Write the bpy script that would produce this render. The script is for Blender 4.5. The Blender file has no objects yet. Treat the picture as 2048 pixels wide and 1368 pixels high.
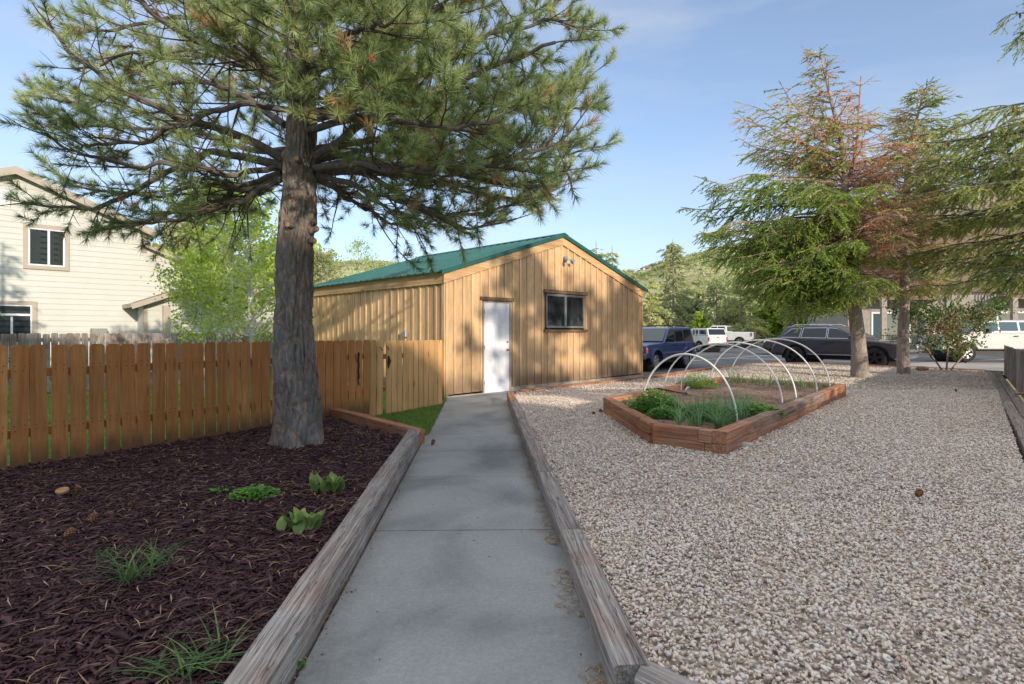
import bpy, math, random
import numpy as np
from mathutils import Vector, Matrix, noise
random.seed(7)
rng = np.random.default_rng(11)
SC = bpy.context.scene
COL = SC.collection
PI = math.pi
R = math.radians
# ---------------------------------------------------------------- camera model (metres; x right, y into the picture, z up)
FPX, CX, HZ, H = 1140.0, 1024.0, 665.0, 1.35


def P(px, py, z=0.0):
    """ground-plan point at height z seen at a pixel of the 2048 px photograph"""
    y = (H - z) * FPX / (py - HZ)
    return Vector(((px - CX) / FPX * y, y, z))


def Q(px, py, y):
    return Vector(((px - CX) / FPX * y, y, H - (py - HZ) * y / FPX))


# ---------------------------------------------------------------- materials
MATS = {}


def new_mat(name):
    m = bpy.data.materials.new(name)
    m.use_nodes = True
    nt = m.node_tree
    for n in list(nt.nodes):
        nt.nodes.remove(n)
    out = nt.nodes.new('ShaderNodeOutputMaterial')
    MATS[name] = m
    return m, nt, out


def nd(nt, t, **kw):
    n = nt.nodes.new(t)
    for k, v in kw.items():
        setattr(n, k, v)
    return n


def ramp(nt, fac, stops):
    r = nt.nodes.new('ShaderNodeValToRGB')
    els = r.color_ramp.elements
    while len(els) < len(stops):
        els.new(0.5)
    for e, (p, c) in zip(els, stops):
        e.position = p
        e.color = (*c, 1) if len(c) == 3 else c
    nt.links.new(fac, r.inputs[0])
    return r.outputs[0]


def g(v):
    return (v, v, v)


def noise_out(nt, vec, scale, detail=5, rough=.6, dist=0):
    n = nd(nt, 'ShaderNodeTexNoise')
    n.inputs['Scale'].default_value = scale
    n.inputs['Detail'].default_value = detail
    n.inputs['Roughness'].default_value = rough
    n.inputs['Distortion'].default_value = dist
    nt.links.new(vec, n.inputs['Vector'])
    return n.outputs['Fac']


def mapping(nt, coord='Object', scale=(1, 1, 1), rot=(0, 0, 0)):
    if coord == 'World':
        v = nd(nt, 'ShaderNodeNewGeometry').outputs['Position']
    else:
        v = nd(nt, 'ShaderNodeTexCoord').outputs[coord]
    mp = nd(nt, 'ShaderNodeMapping')
    mp.inputs['Scale'].default_value = scale
    mp.inputs['Rotation'].default_value = rot
    nt.links.new(v, mp.inputs['Vector'])
    return mp.outputs[0]


def mul(nt, a, b, fac=1.0, mode='MULTIPLY'):
    m = nd(nt, 'ShaderNodeMix', data_type='RGBA', blend_type=mode)
    if isinstance(fac, (int, float)):
        m.inputs[0].default_value = fac
    else:
        nt.links.new(fac, m.inputs[0])
    for s, i in ((a, 6), (b, 7)):
        if isinstance(s, tuple):
            m.inputs[i].default_value = (*s, 1) if len(s) == 3 else s
        else:
            nt.links.new(s, m.inputs[i])
    return m.outputs[2]


def attr_fac(nt, name='rnd'):
    a = nd(nt, 'ShaderNodeAttribute', attribute_name=name)
    return a.outputs['Fac']


def bsdf(nt, out, col, rough=.8, spec=.3, metal=0, bump=None, bstr=.3, bdist=.01, coat=0, transl=0):
    b = nd(nt, 'ShaderNodeBsdfPrincipled')
    if isinstance(col, tuple):
        b.inputs['Base Color'].default_value = (*col, 1)
    else:
        nt.links.new(col, b.inputs['Base Color'])
    if isinstance(rough, (int, float)):
        b.inputs['Roughness'].default_value = rough
    else:
        nt.links.new(rough, b.inputs['Roughness'])
    b.inputs['Specular IOR Level'].default_value = spec
    b.inputs['Metallic'].default_value = metal
    b.inputs['Coat Weight'].default_value = coat
    b.inputs['Coat Roughness'].default_value = .04
    if bump is not None:
        bp = nd(nt, 'ShaderNodeBump')
        bp.inputs['Strength'].default_value = bstr
        bp.inputs['Distance'].default_value = bdist
        nt.links.new(bump, bp.inputs['Height'])
        nt.links.new(bp.outputs[0], b.inputs['Normal'])
    if transl:
        t = nd(nt, 'ShaderNodeBsdfTranslucent')
        if isinstance(col, tuple):
            t.inputs[0].default_value = (*col, 1)
        else:
            nt.links.new(col, t.inputs[0])
        mx = nd(nt, 'ShaderNodeMixShader')
        mx.inputs[0].default_value = transl
        nt.links.new(b.outputs[0], mx.inputs[1])
        nt.links.new(t.outputs[0], mx.inputs[2])
        nt.links.new(mx.outputs[0], out.inputs[0])
    else:
        nt.links.new(b.outputs[0], out.inputs[0])
    return b


def simple(name, col, rough=.6, spec=.4, metal=0, coat=0, var=.12, nscale=6, bstr=.0):
    m, nt, out = new_mat(name)
    v = mapping(nt, 'Object')
    n = noise_out(nt, v, nscale, 5)
    c = mul(nt, col, ramp(nt, n, [(.3, g(1 - var)), (.7, g(1 + var))]))
    bsdf(nt, out, c, rough, spec, metal, n if bstr else None, bstr, .01, coat)
    return m


def wood(name, dark, mid, light, axis=0, grain=1.0, stain=None, crack=0.0, rough=.85, var=.3, bstr=.35, worldstain=None, soft=.72):
    """grain stretched along local axis; per-piece tone from the rnd attribute"""
    m, nt, out = new_mat(name)
    s = [26 * grain] * 3
    s[axis] = (1.3 if axis == 2 else .7) * grain
    at = attr_fac(nt)
    v0 = mapping(nt, 'Object', tuple(s))
    add = nd(nt, 'ShaderNodeVectorMath', operation='ADD')
    sc = nd(nt, 'ShaderNodeVectorMath', operation='SCALE')
    cmb = nd(nt, 'ShaderNodeCombineXYZ')
    for i in range(3):
        nt.links.new(at, cmb.inputs[i])
    nt.links.new(cmb.outputs[0], sc.inputs[0])
    sc.inputs['Scale'].default_value = 53
    nt.links.new(v0, add.inputs[0])
    nt.links.new(sc.outputs[0], add.inputs[1])
    v = add.outputs[0]
    n1 = noise_out(nt, v, 1.0, 6, .6, .2)
    n2 = noise_out(nt, v, 3.1, 4, .7, .2)
    c = ramp(nt, n1, [(.25, dark), (.5, mid), (.75, light)])
    c = mul(nt, c, ramp(nt, n2, [(.3, g(soft)), (.62, g(1.12 if soft < .8 else 1.05))]))
    # knots
    vk = mapping(nt, 'Object', tuple([9 * grain if i != axis else 2.2 * grain for i in range(3)]))
    ad2 = nd(nt, 'ShaderNodeVectorMath', operation='ADD')
    nt.links.new(vk, ad2.inputs[0])
    nt.links.new(sc.outputs[0], ad2.inputs[1])
    vo = nd(nt, 'ShaderNodeTexVoronoi')
    vo.inputs['Scale'].default_value = 1.0
    nt.links.new(ad2.outputs[0], vo.inputs['Vector'])
    c = mul(nt, c, ramp(nt, vo.outputs['Distance'], [(.05, g(.42)), (.13, g(1.0))]))
    c = mul(nt, c, ramp(nt, at, [(0, g(1 - var)), (1, g(1 + var))]))
    big = noise_out(nt, mapping(nt, 'World'), 1.1, 3)
    c = mul(nt, c, ramp(nt, big, [(.3, g(.84)), (.7, g(1.12))]))
    if stain:
        sn = noise_out(nt, mapping(nt, 'World', (1, 1, 1)), 2.3, 6, .7)
        c = mul(nt, c, stain, ramp(nt, sn, [(.42, g(0)), (.68, g(.85))]), 'MIX')
        c = mul(nt, c, ramp(nt, n2, [(.3, g(.6 if soft < .8 else .88)), (.62, g(1.12 if soft < .8 else 1.04))]))
    h = n2
    if crack:
        s2 = [16.0] * 3
        s2[axis] = .55
        v2 = mapping(nt, 'Object', tuple(s2))
        ad3 = nd(nt, 'ShaderNodeVectorMath', operation='ADD')
        nt.links.new(v2, ad3.inputs[0])
        nt.links.new(sc.outputs[0], ad3.inputs[1])
        n3 = noise_out(nt, ad3.outputs[0], 1.6, 4, .6, .8)
        cr = ramp(nt, n3, [(.482, g(1)), (.5, g(1 - crack)), (.518, g(1))])
        c = mul(nt, c, cr)
        hh = mul(nt, ramp(nt, n2, [(.2, g(.3)), (.8, g(1))]), cr)
        h = hh
    if worldstain:
        z0, z1, colr = worldstain
        sep = nd(nt, 'ShaderNodeSeparateXYZ')
        nt.links.new(nd(nt, 'ShaderNodeNewGeometry').outputs['Position'], sep.inputs[0])
        mr = nd(nt, 'ShaderNodeMapRange')
        mr.inputs[1].default_value = z0
        mr.inputs[2].default_value = z1
        mr.inputs[3].default_value = 1
        mr.inputs[4].default_value = 0
        nt.links.new(sep.outputs[2], mr.inputs[0])
        mm = nd(nt, 'ShaderNodeMath', operation='MULTIPLY')
        nt.links.new(mr.outputs[0], mm.inputs[0])
        nt.links.new(n1, mm.inputs[1])
        c = mul(nt, c, colr, ramp(nt, mm.outputs[0], [(.12, g(0)), (.38, g(.85))]), 'MIX')
    bsdf(nt, out, c, rough, .25, 0, h, bstr, .012)
    return m


def leafmat(name, stops, rough=.6, transl=.3, spec=.25):
    m, nt, out = new_mat(name)
    c = ramp(nt, attr_fac(nt), stops)
    bsdf(nt, out, c, rough, spec, transl=transl)
    return m


# woods
wood('cedar_picket', (.43, .165, .050), (.53, .235, .080), (.60, .31, .12), axis=2, var=.15, stain=(.50, .20, .062), soft=.9, grain=.6, worldstain=(.02, .38, (.16, .085, .045)))
wood('cedar_light', (.56, .29, .11), (.66, .38, .16), (.74, .47, .22), axis=2, var=.16, soft=.9, grain=.6)
wood('shed_board', (.52, .33, .175), (.66, .45, .255), (.78, .57, .36), axis=2, var=.22, grain=.7, soft=.82, worldstain=(-.05, .75, (.20, .14, .095)), stain=(.60, .39, .21))
wood('shed_trim', (.46, .27, .13), (.62, .39, .20), (.72, .50, .28), axis=0, var=.1, grain=.6)
wood('old_trim', (.13, .08, .05), (.22, .14, .09), (.32, .23, .15), axis=0, var=.1, crack=.5)
wood('timber_grey', (.22, .20, .185), (.36, .335, .31), (.48, .45, .42), axis=0, var=.12, crack=.7, stain=(.36, .24, .185), bstr=.6, grain=.9)
wood('timber_red', (.36, .135, .065), (.50, .215, .11), (.58, .31, .18), axis=0, var=.18, crack=.35, stain=(.30, .21, .16), bstr=.5, grain=.7)
wood('timber_mix', (.26, .18, .14), (.38, .285, .225), (.48, .41, .35), axis=0, var=.18, crack=.5, stain=(.33, .17, .10), bstr=.6, grain=.7)
wood('fence_grey', (.25, .22, .21), (.40, .37, .355), (.56, .52, .50), axis=2, var=.25, stain=(.24, .16, .12))
wood('fence_old', (.22, .19, .18), (.34, .30, .285), (.46, .42, .395), axis=2, var=.25, stain=(.13, .085, .06))


def concrete():
    m, nt, out = new_mat('concrete')
    v = mapping(nt, 'World')
    a = noise_out(nt, v, .9, 6, .65, .4)
    b = noise_out(nt, v, 42, 6, .75)
    st = noise_out(nt, mapping(nt, 'World', (1.0, .8, 1)), 1.1, 7, .62, .5)
    sp = noise_out(nt, v, 130, 2, .8)
    c = ramp(nt, a, [(.28, (.225, .235, .235)), (.5, (.29, .30, .298)), (.75, (.355, .36, .35))])
    c = mul(nt, c, ramp(nt, b, [(.25, g(.78)), (.75, g(1.15))]))
    c = mul(nt, c, ramp(nt, st, [(.36, g(.74)), (.52, g(1.0)), (.7, g(1.08))]))
    c = mul(nt, c, ramp(nt, sp, [(.3, g(.7)), (.42, g(1.0)), (.75, g(1.12))]))
    bsdf(nt, out, c, .88, .25, 0, b, .25, .004)


concrete()


def groundmat(name, stops, scale, scale2, bstr, bdist=.02, rough=.95, vor=False, c2=((.35, g(.75)), (.65, g(1.2)))):
    m, nt, out = new_mat(name)
    v = mapping(nt, 'World')
    if vor:
        vo = nd(nt, 'ShaderNodeTexVoronoi')
        vo.inputs['Scale'].default_value = scale
        nt.links.new(v, vo.inputs['Vector'])
        sp = nd(nt, 'ShaderNodeSeparateColor')
        nt.links.new(vo.outputs['Color'], sp.inputs[0])
        a = sp.outputs[0]
        h = vo.outputs['Distance']
    else:
        a = noise_out(nt, v, scale, 8, .7)
        h = a
    b = noise_out(nt, v, scale2, 5, .6)
    c = ramp(nt, a, stops)
    c = mul(nt, c, ramp(nt, b, list(c2)))
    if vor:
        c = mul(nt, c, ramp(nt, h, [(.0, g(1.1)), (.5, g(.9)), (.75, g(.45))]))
    bsdf(nt, out, c, rough, .2, 0, h, bstr, bdist)


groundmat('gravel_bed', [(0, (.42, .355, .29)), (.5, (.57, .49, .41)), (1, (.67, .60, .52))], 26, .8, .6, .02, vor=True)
groundmat('mulch_bed', [(.3, (.02, .010, .010)), (.7, (.07, .033, .030))], 40, 3, .8, .02)
groundmat('soil', [(.3, (.17, .11, .08)), (.55, (.29, .20, .15)), (.75, (.38, .28, .21))], 9, 2.5, 1.0, .05)
groundmat('asphalt', [(.3, (.10, .105, .115)), (.7, (.15, .155, .165))], 60, .35, .3, .005)
groundmat('pale_road', [(.3, (.30, .28, .25)), (.7, (.40, .375, .34))], 30, .4, .2, .005)
groundmat('lawn', [(.3, (.08, .15, .03)), (.7, (.17, .28, .06))], 22, .8, .8, .04)
groundmat('earth', [(.3, (.14, .13, .06)), (.7, (.25, .24, .12))], 1.5, .1, .6, .2)
groundmat('hillside', [(.25, (.30, .31, .15)), (.5, (.42, .42, .22)), (.75, (.54, .50, .32))], .35, .035, .5, .5)
simple('white_line', (.75, .75, .73), .7)
simple('stone_edge', (.42, .40, .37), .85, nscale=20, var=.2)


def bark(name, stops, sc, zs, bstr, bdist):
    m, nt, out = new_mat(name)
    v = mapping(nt, 'Object', (sc, sc, zs))
    n0 = noise_out(nt, v, .8, 4)
    dm = nd(nt, 'ShaderNodeVectorMath', operation='ADD')
    cm = nd(nt, 'ShaderNodeCombineXYZ')
    nt.links.new(n0, cm.inputs[0]); nt.links.new(n0, cm.inputs[1])
    nt.links.new(v, dm.inputs[0]); nt.links.new(cm.outputs[0], dm.inputs[1])
    vo = nd(nt, 'ShaderNodeTexVoronoi', feature='DISTANCE_TO_EDGE')
    nt.links.new(dm.outputs[0], vo.inputs['Vector'])
    vo.inputs['Scale'].default_value = 1.0
    n = noise_out(nt, v, 3.2, 8, .75)
    n4 = noise_out(nt, v, .55, 3)
    c = ramp(nt, n, stops)
    e = ramp(nt, vo.outputs['Distance'], [(.0, (1.05, .78, .62)), (.07, (.95, .88, .84)), (.16, g(1.0))])
    c = mul(nt, c, e)
    c = mul(nt, c, ramp(nt, n4, [(.35, g(.78)), (.65, g(1.25))]))
    hh = mul(nt, ramp(nt, vo.outputs['Distance'], [(0, g(0)), (.2, g(.8)), (.5, g(1))]), ramp(nt, n, [(.3, g(.5)), (.7, g(1))]))
    bsdf(nt, out, c, .95, .15, 0, hh, bstr, bdist)


bark('pine_bark', [(.25, (.12, .105, .095)), (.5, (.245, .22, .20)), (.75, (.40, .37, .345))], 9, 3.6, 1.0, .035)
bark('spruce_bark', [(.25, (.20, .17, .15)), (.5, (.33, .29, .26)), (.75, (.47, .43, .39))], 14, 7, .5, .015)
simple('limb_bark', (.145, .125, .115), .95, .15, nscale=14, var=.4)
simple('twig_bark', (.12, .085, .07), .95, .15, var=.3)
simple('dead_twig', (.36, .25, .20), .95, .15, var=.3)
simple('cut_wood', (.46, .27, .13), .9, .1, nscale=30, var=.3)


def aspen_bark():
    m, nt, out = new_mat('aspen_bark')
    v = mapping(nt, 'Object', (4, 4, 14))
    n = noise_out(nt, v, 1.2, 5, .7)
    bsdf(nt, out, ramp(nt, n, [(.33, (.05, .05, .04)), (.42, (.52, .54, .48)), (.7, (.70, .71, .65))]), .8, .2)


aspen_bark()
leafmat('pine_needles', [(0, (.11, .16, .07)), (.35, (.24, .32, .12)), (.7, (.40, .48, .20)), (.93, (.56, .60, .29)), (.95, (.42, .25, .11)), (1, (.48, .31, .15))], .5, .25, .35)
leafmat('spruce_needles', [(0, (.12, .18, .05)), (.4, (.26, .35, .085)), (.75, (.42, .50, .13)), (1, (.56, .60, .20))], .6, .25)
leafmat('spruce_bright', [(0, (.16, .25, .05)), (.5, (.33, .47, .09)), (1, (.50, .61, .16))], .6, .3)
leafmat('spruce_tip', [(0, (.32, .36, .11)), (.5, (.56, .58, .21)), (1, (.74, .72, .33))], .6, .3)
leafmat('dead_needles', [(0, (.55, .22, .10)), (.5, (.78, .43, .25)), (1, (.85, .66, .48))], .9, .15)
leafmat('aspen_leaves', [(0, (.22, .33, .035)), (.5, (.42, .56, .075)), (1, (.64, .74, .18))], .5, .45)
leafmat('pale_leaves', [(0, (.26, .29, .13)), (.5, (.42, .45, .21)), (1, (.58, .60, .33))], .6, .4)
leafmat('shrub_leaves', [(0, (.05, .10, .025)), (.5, (.12, .20, .05)), (.80, (.26, .30, .09)), (.88, (.26, .12, .07)), (1, (.38, .17, .12))], .5, .25)
leafmat('scrub', [(0, (.22, .26, .11)), (.4, (.36, .41, .17)), (.75, (.50, .52, .25)), (1, (.58, .52, .38))], .8, .3)
leafmat('grass', [(0, (.08, .16, .03)), (.5, (.18, .31, .06)), (1, (.34, .45, .13))], .6, .35)
leafmat('leek', [(0, (.10, .22, .08)), (.6, (.22, .40, .16)), (.92, (.22, .32, .14)), (1, (.48, .42, .16))], .5, .3)
leafmat('herb', [(0, (.06, .18, .03)), (.5, (.14, .33, .05)), (1, (.28, .48, .10))], .5, .3)
leafmat('tulip_leaf', [(0, (.14, .24, .06)), (.6, (.26, .36, .11)), (1, (.50, .46, .17))], .5, .3)
leafmat('daylily_leaf', [(0, (.05, .13, .04)), (.7, (.13, .25, .08)), (1, (.33, .34, .13))], .5, .3)
leafmat('mulch_chip', [(0, (.032, .013, .016)), (.5, (.082, .036, .039)), (.85, (.145, .072, .071)), (.98, (.18, .11, .095)), (1, (.26, .18, .14))], .75, 0, .3)
leafmat('straw', [(0, (.24, .14, .07)), (1, (.46, .33, .19))], .8, 0)
leafmat('cone_scale', [(0, (.08, .035, .018)), (.6, (.20, .09, .04)), (1, (.34, .19, .10))], .8, 0)
leafmat('stone', [(0, (.43, .345, .265)), (.10, (.68, .56, .45)), (.35, (.85, .745, .63)), (.55, (.76, .63, .50)), (.75, (.90, .82, .73)), (.88, (.62, .60, .59)), (.94, (.72, .50, .42)), (1, (.42, .33, .28))], .8, 0, .3)
leafmat('stone_old', [(0, (.22, .17, .13)), (.12, (.46, .37, .28)), (.35, (.58, .50, .41)), (.55, (.50, .40, .29)), (.75, (.66, .59, .51)), (.88, (.50, .48, .46)), (.95, (.56, .37, .29)), (1, (.33, .24, .19))], .8, 0, .3)
simple('cone_brown', (.22, .10, .045), .9, nscale=40, var=.35)
# painted / manufactured
simple('white_paint', (.74, .76, .80), .4, .4, var=.03)
simple('pvc', (.74, .73, .70), .4, .4, var=.08, nscale=30)
simple('brass', (.55, .38, .12), .3, .5, metal=1)
simple('black_plastic', (.02, .02, .022), .5)
simple('black_iron', (.025, .025, .03), .5, metal=.4)
simple('grey_metal', (.45, .46, .46), .4, metal=.7)
simple('galvanised', (.24, .25, .24), .6, nscale=12)
simple('foundation', (.34, .31, .27), .95, nscale=5, var=.35, bstr=.3)
simple('taupe_trim', (.42, .36, .30), .7, var=.05)
simple('shingle', (.22, .185, .16), .95, nscale=25, var=.4)
simple('curtain_tan', (.45, .27, .13), .9)
simple('curtain_pale', (.5, .5, .5), .9)
simple('interior_dark', (.03, .028, .025), .9)
simple('rope_red', (.10, .03, .03), .9, nscale=60, var=.5)
simple('leather', (.06, .045, .045), .7)
simple('terracotta_stone', (.45, .24, .16), .9, nscale=8, var=.25)
simple('balcony_wood', (.26, .12, .07), .8)
simple('condo_wall', (.20, .15, .115), .9, nscale=2, var=.1)
simple('condo_stone', (.34, .30, .26), .9, nscale=4, var=.2)
simple('teal_roof', (.05, .17, .17), .6)


def siding():
    m, nt, out = new_mat('cream_siding')
    n = noise_out(nt, mapping(nt, 'World'), 1.2, 4)
    bsdf(nt, out, mul(nt, (.56, .56, .52), ramp(nt, n, [(.3, g(.95)), (.7, g(1.05))])), .7, .3)


siding()


def roofmetal():
    m, nt, out = new_mat('green_roof')
    n = noise_out(nt, mapping(nt, 'World'), 2.2, 6, .7)
    c = ramp(nt, n, [(.3, (.012, .085, .075)), (.6, (.018, .12, .105)), (.8, (.04, .17, .15))])
    bsdf(nt, out, c, .42, .5, 0, n, .08, .02)


roofmetal()


def glass(name, tint=(.05, .06, .07), refl=.3, see=.35):
    m, nt, out = new_mat(name)
    b = nd(nt, 'ShaderNodeBsdfPrincipled')
    b.inputs['Base Color'].default_value = (*tint, 1)
    b.inputs['Roughness'].default_value = .03
    b.inputs['Specular IOR Level'].default_value = .9
    t = nd(nt, 'ShaderNodeBsdfTransparent')
    t.inputs[0].default_value = (.75, .8, .8, 1)
    mx = nd(nt, 'ShaderNodeMixShader')
    mx.inputs[0].default_value = see
    nt.links.new(b.outputs[0], mx.inputs[1])
    nt.links.new(t.outputs[0], mx.inputs[2])
    nt.links.new(mx.outputs[0], out.inputs[0])


glass('window_glass', see=.55)
glass('car_glass', (.012, .015, .018), see=.0)
glass('car_glass_teal', (.06, .10, .11), see=.0)


def paint(name, col, rough=.28, metal=.0, coat=.8, spec=.5):
    m, nt, out = new_mat(name)
    n = noise_out(nt, mapping(nt, 'Object'), 3, 4)
    bsdf(nt, out, mul(nt, col, ramp(nt, n, [(.3, g(.93)), (.7, g(1.07))])), rough, spec, metal, coat=coat)


paint('paint_navy', (.020, .055, .20))
paint('paint_graphite', (.045, .043, .058), metal=.2)
paint('paint_black', (.010, .011, .014))
paint('paint_white', (.72, .71, .67))
paint('paint_silver', (.38, .375, .365), metal=.15)
paint('paint_grey', (.10, .11, .12))
simple('tyre', (.028, .027, .027), .85, .2)
simple('rim_silver', (.52, .53, .55), .3, metal=.8)
simple('rim_black', (.016, .016, .018), .3)
simple('chrome', (.7, .7, .72), .15, metal=1)
simple('lens_amber', (.75, .22, .02), .3)
simple('lens_red', (.42, .010, .015), .25)
simple('lens_clear', (.6, .62, .64), .15)
simple('plastic_grey', (.13, .14, .16), .6)
M = MATS

# ---------------------------------------------------------------- objects


def tag(o, label=None, cat=None, group=None, kind=None):
    if label: o['label'] = label
    if cat: o['category'] = cat
    if group: o['group'] = group
    if kind: o['kind'] = kind
    return o


ORIG = {}


def thing(name, label, cat, loc=(0, 0, 0), rotz=0, group=None):
    o = bpy.data.objects.new(name, None)
    o.empty_display_size = .2
    COL.objects.link(o)
    o.location = loc
    o.rotation_euler = (0, 0, rotz)
    tag(o, label, cat, group)
    return o


def wmat(o):
    m = Matrix.Translation(o.location) @ o.rotation_euler.to_matrix().to_4x4()
    if o.parent:
        m = wmat(o.parent) @ m
    return m


def link(name, me, mat, parent=None):
    o = bpy.data.objects.new(name, me)
    if mat is not None:
        me.materials.append(M[mat] if isinstance(mat, str) else mat)
    COL.objects.link(o)
    if parent is not None:
        o.parent = parent
    return o


class MB:
    def __init__(s):
        s.v, s.f, s.r = [], [], []

    def add(s, vs, fs, rnd=None):
        b = len(s.v)
        r = random.random() if rnd is None else rnd
        s.v += [tuple(p) for p in vs]
        s.r += [r] * len(vs)
        s.f += [tuple(i + b for i in q) for q in fs]
        return s

    def box(s, c, size, rot=None, rnd=None):
        hx, hy, hz = size[0] / 2, size[1] / 2, size[2] / 2
        vs = [Vector((x, y, z)) for x in (-hx, hx) for y in (-hy, hy) for z in (-hz, hz)]
        if rot is not None:
            vs = [rot @ p for p in vs]
        c = Vector(c)
        return s.add([p + c for p in vs], [(0, 1, 3, 2), (4, 6, 7, 5), (0, 4, 5, 1), (2, 3, 7, 6), (0, 2, 6, 4), (1, 5, 7, 3)], rnd)

    def prism(s, poly, y0, y1, axis='Y', rnd=None):
        """poly in (x,z), extruded along y; y0/y1 numbers or functions of (x,z)"""
        f0 = y0 if callable(y0) else (lambda x, z: y0)
        f1 = y1 if callable(y1) else (lambda x, z: y1)
        n = len(poly)
        vs = [(x, f0(x, z), z) for x, z in poly] + [(x, f1(x, z), z) for x, z in poly]
        fs = [tuple(range(n)), tuple(range(2 * n - 1, n - 1, -1))]
        fs += [(i, i + n, (i + 1) % n + n, (i + 1) % n) for i in range(n)]
        return s.add(vs, fs, rnd)

    def plate(s, poly, z0, z1, rnd=None):
        n = len(poly)
        vs = [(p[0], p[1], z0) for p in poly] + [(p[0], p[1], z1) for p in poly]
        fs = [tuple(range(n - 1, -1, -1)), tuple(range(n, 2 * n))]
        fs += [(i, (i + 1) % n, (i + 1) % n + n, i + n) for i in range(n)]
        return s.add(vs, fs, rnd)

    def tube(s, pts, rad, n=6, cap=True, rnd=None):
        pts = [Vector(p) for p in pts]
        if not isinstance(rad, (list, tuple)):
            rad = [rad] * len(pts)
        up = Vector((0, 0, 1))
        vs, fs = [], []
        a = None
        for i, p in enumerate(pts):
            t = (pts[min(i + 1, len(pts) - 1)] - pts[max(i - 1, 0)])
            t = t.normalized() if t.length > 1e-9 else up
            if a is None:
                a = t.cross(up)
                if a.length < .1:
                    a = t.cross(Vector((1, 0, 0)))
            a = (a - t * a.dot(t)).normalized()
            b = t.cross(a)
            for k in range(n):
                q = 2 * PI * k / n
                vs.append(p + (a * math.cos(q) + b * math.sin(q)) * rad[i])
        for i in range(len(pts) - 1):
            for k in range(n):
                k2 = (k + 1) % n
                fs.append((i * n + k, i * n + k2, (i + 1) * n + k2, (i + 1) * n + k))
        if cap:
            fs.append(tuple(range(n - 1, -1, -1)))
            fs.append(tuple((len(pts) - 1) * n + k for k in range(n)))
        return s.add(vs, fs, rnd)

    def lathe(s, prof, c=(0, 0, 0), axis='Z', n=24, rnd=None):
        c = Vector(c)
        vs, fs = [], []
        for r, h in prof:
            for k in range(n):
                a = 2 * PI * k / n
                u, w = r * math.cos(a), r * math.sin(a)
                vs.append(c + (Vector((u, w, h)) if axis == 'Z' else Vector((u, h, w)) if axis == 'Y' else Vector((h, u, w))))
        m = len(prof)
        for i in range(m - 1):
            for k in range(n):
                k2 = (k + 1) % n
                fs.append((i * n + k, i * n + k2, (i + 1) * n + k2, (i + 1) * n + k))
        return s.add(vs, fs, rnd)

    def build(s, name, mat, parent=None, smooth=False, bevel=0, segs=2, world=False, seg_angle=35):
        me = bpy.data.meshes.new(name)
        vs = s.v
        if world and parent is not None:
            inv = wmat(parent).inverted()
            vs = [tuple(inv @ Vector(p)) for p in vs]
        me.from_pydata(vs, [], s.f)
        at = me.attributes.new('rnd', 'FLOAT', 'POINT')
        at.data.foreach_set('value', s.r)
        me.validate()
        import bmesh
        bm = bmesh.new()
        bm.from_mesh(me)
        bmesh.ops.recalc_face_normals(bm, faces=bm.faces)
        bm.to_mesh(me)
        bm.free()
        if smooth:
            me.polygons.foreach_set('use_smooth', [True] * len(me.polygons))
            me.set_sharp_from_angle(angle=R(seg_angle))
        o = link(name, me, mat, parent)
        if bevel:
            b = o.modifiers.new('bevel', 'BEVEL')
            b.width = bevel
            b.segments = segs
            b.limit_method = 'ANGLE'
            b.angle_limit = R(28)
        return o


def np_obj(name, V, F, mat, rnd=None, parent=None, smooth=False):
    V = np.asarray(V, dtype=np.float32)
    F = np.asarray(F, dtype=np.int32)
    me = bpy.data.meshes.new(name)
    me.vertices.add(len(V))
    me.vertices.foreach_set('co', V.ravel())
    k = F.shape[1]
    me.loops.add(F.size)
    me.loops.foreach_set('vertex_index', F.ravel())
    me.polygons.add(len(F))
    me.polygons.foreach_set('loop_start', np.arange(0, F.size, k, dtype=np.int32))
    me.polygons.foreach_set('loop_total', np.full(len(F), k, dtype=np.int32))
    if rnd is not None:
        at = me.attributes.new('rnd', 'FLOAT', 'POINT')
        at.data.foreach_set('value', np.asarray(rnd, dtype=np.float32))
    me.update(calc_edges=True)
    if smooth:
        me.polygons.foreach_set('use_smooth', np.ones(len(F), dtype=bool))
    return link(name, me, mat, parent)


def rotm(ax, ay, az):
    n = len(az)
    ca, sa = np.cos(az), np.sin(az)
    cb, sb = np.cos(ay), np.sin(ay)
    cc, sc_ = np.cos(ax), np.sin(ax)
    Z = np.zeros((n, 3, 3)); Z[:, 0, 0] = ca; Z[:, 0, 1] = -sa; Z[:, 1, 0] = sa; Z[:, 1, 1] = ca; Z[:, 2, 2] = 1
    Y = np.zeros((n, 3, 3)); Y[:, 0, 0] = cb; Y[:, 0, 2] = sb; Y[:, 2, 0] = -sb; Y[:, 2, 2] = cb; Y[:, 1, 1] = 1
    X = np.zeros((n, 3, 3)); X[:, 1, 1] = cc; X[:, 1, 2] = -sc_; X[:, 2, 1] = sc_; X[:, 2, 2] = cc; X[:, 0, 0] = 1
    return Z @ Y @ X


def frames(D, spin):
    """matrices whose third column is direction D"""
    D = D / np.maximum(np.linalg.norm(D, axis=1, keepdims=True), 1e-9)
    up = np.where(np.abs(D[:, 2:3]) > .95, np.array([[1., 0, 0]]), np.array([[0, 0, 1.]]))
    A = np.cross(up, D)
    A /= np.linalg.norm(A, axis=1, keepdims=True)
    B = np.cross(D, A)
    c, s = np.cos(spin)[:, None], np.sin(spin)[:, None]
    return np.stack([A * c + B * s, -A * s + B * c, D], axis=2)


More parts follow.
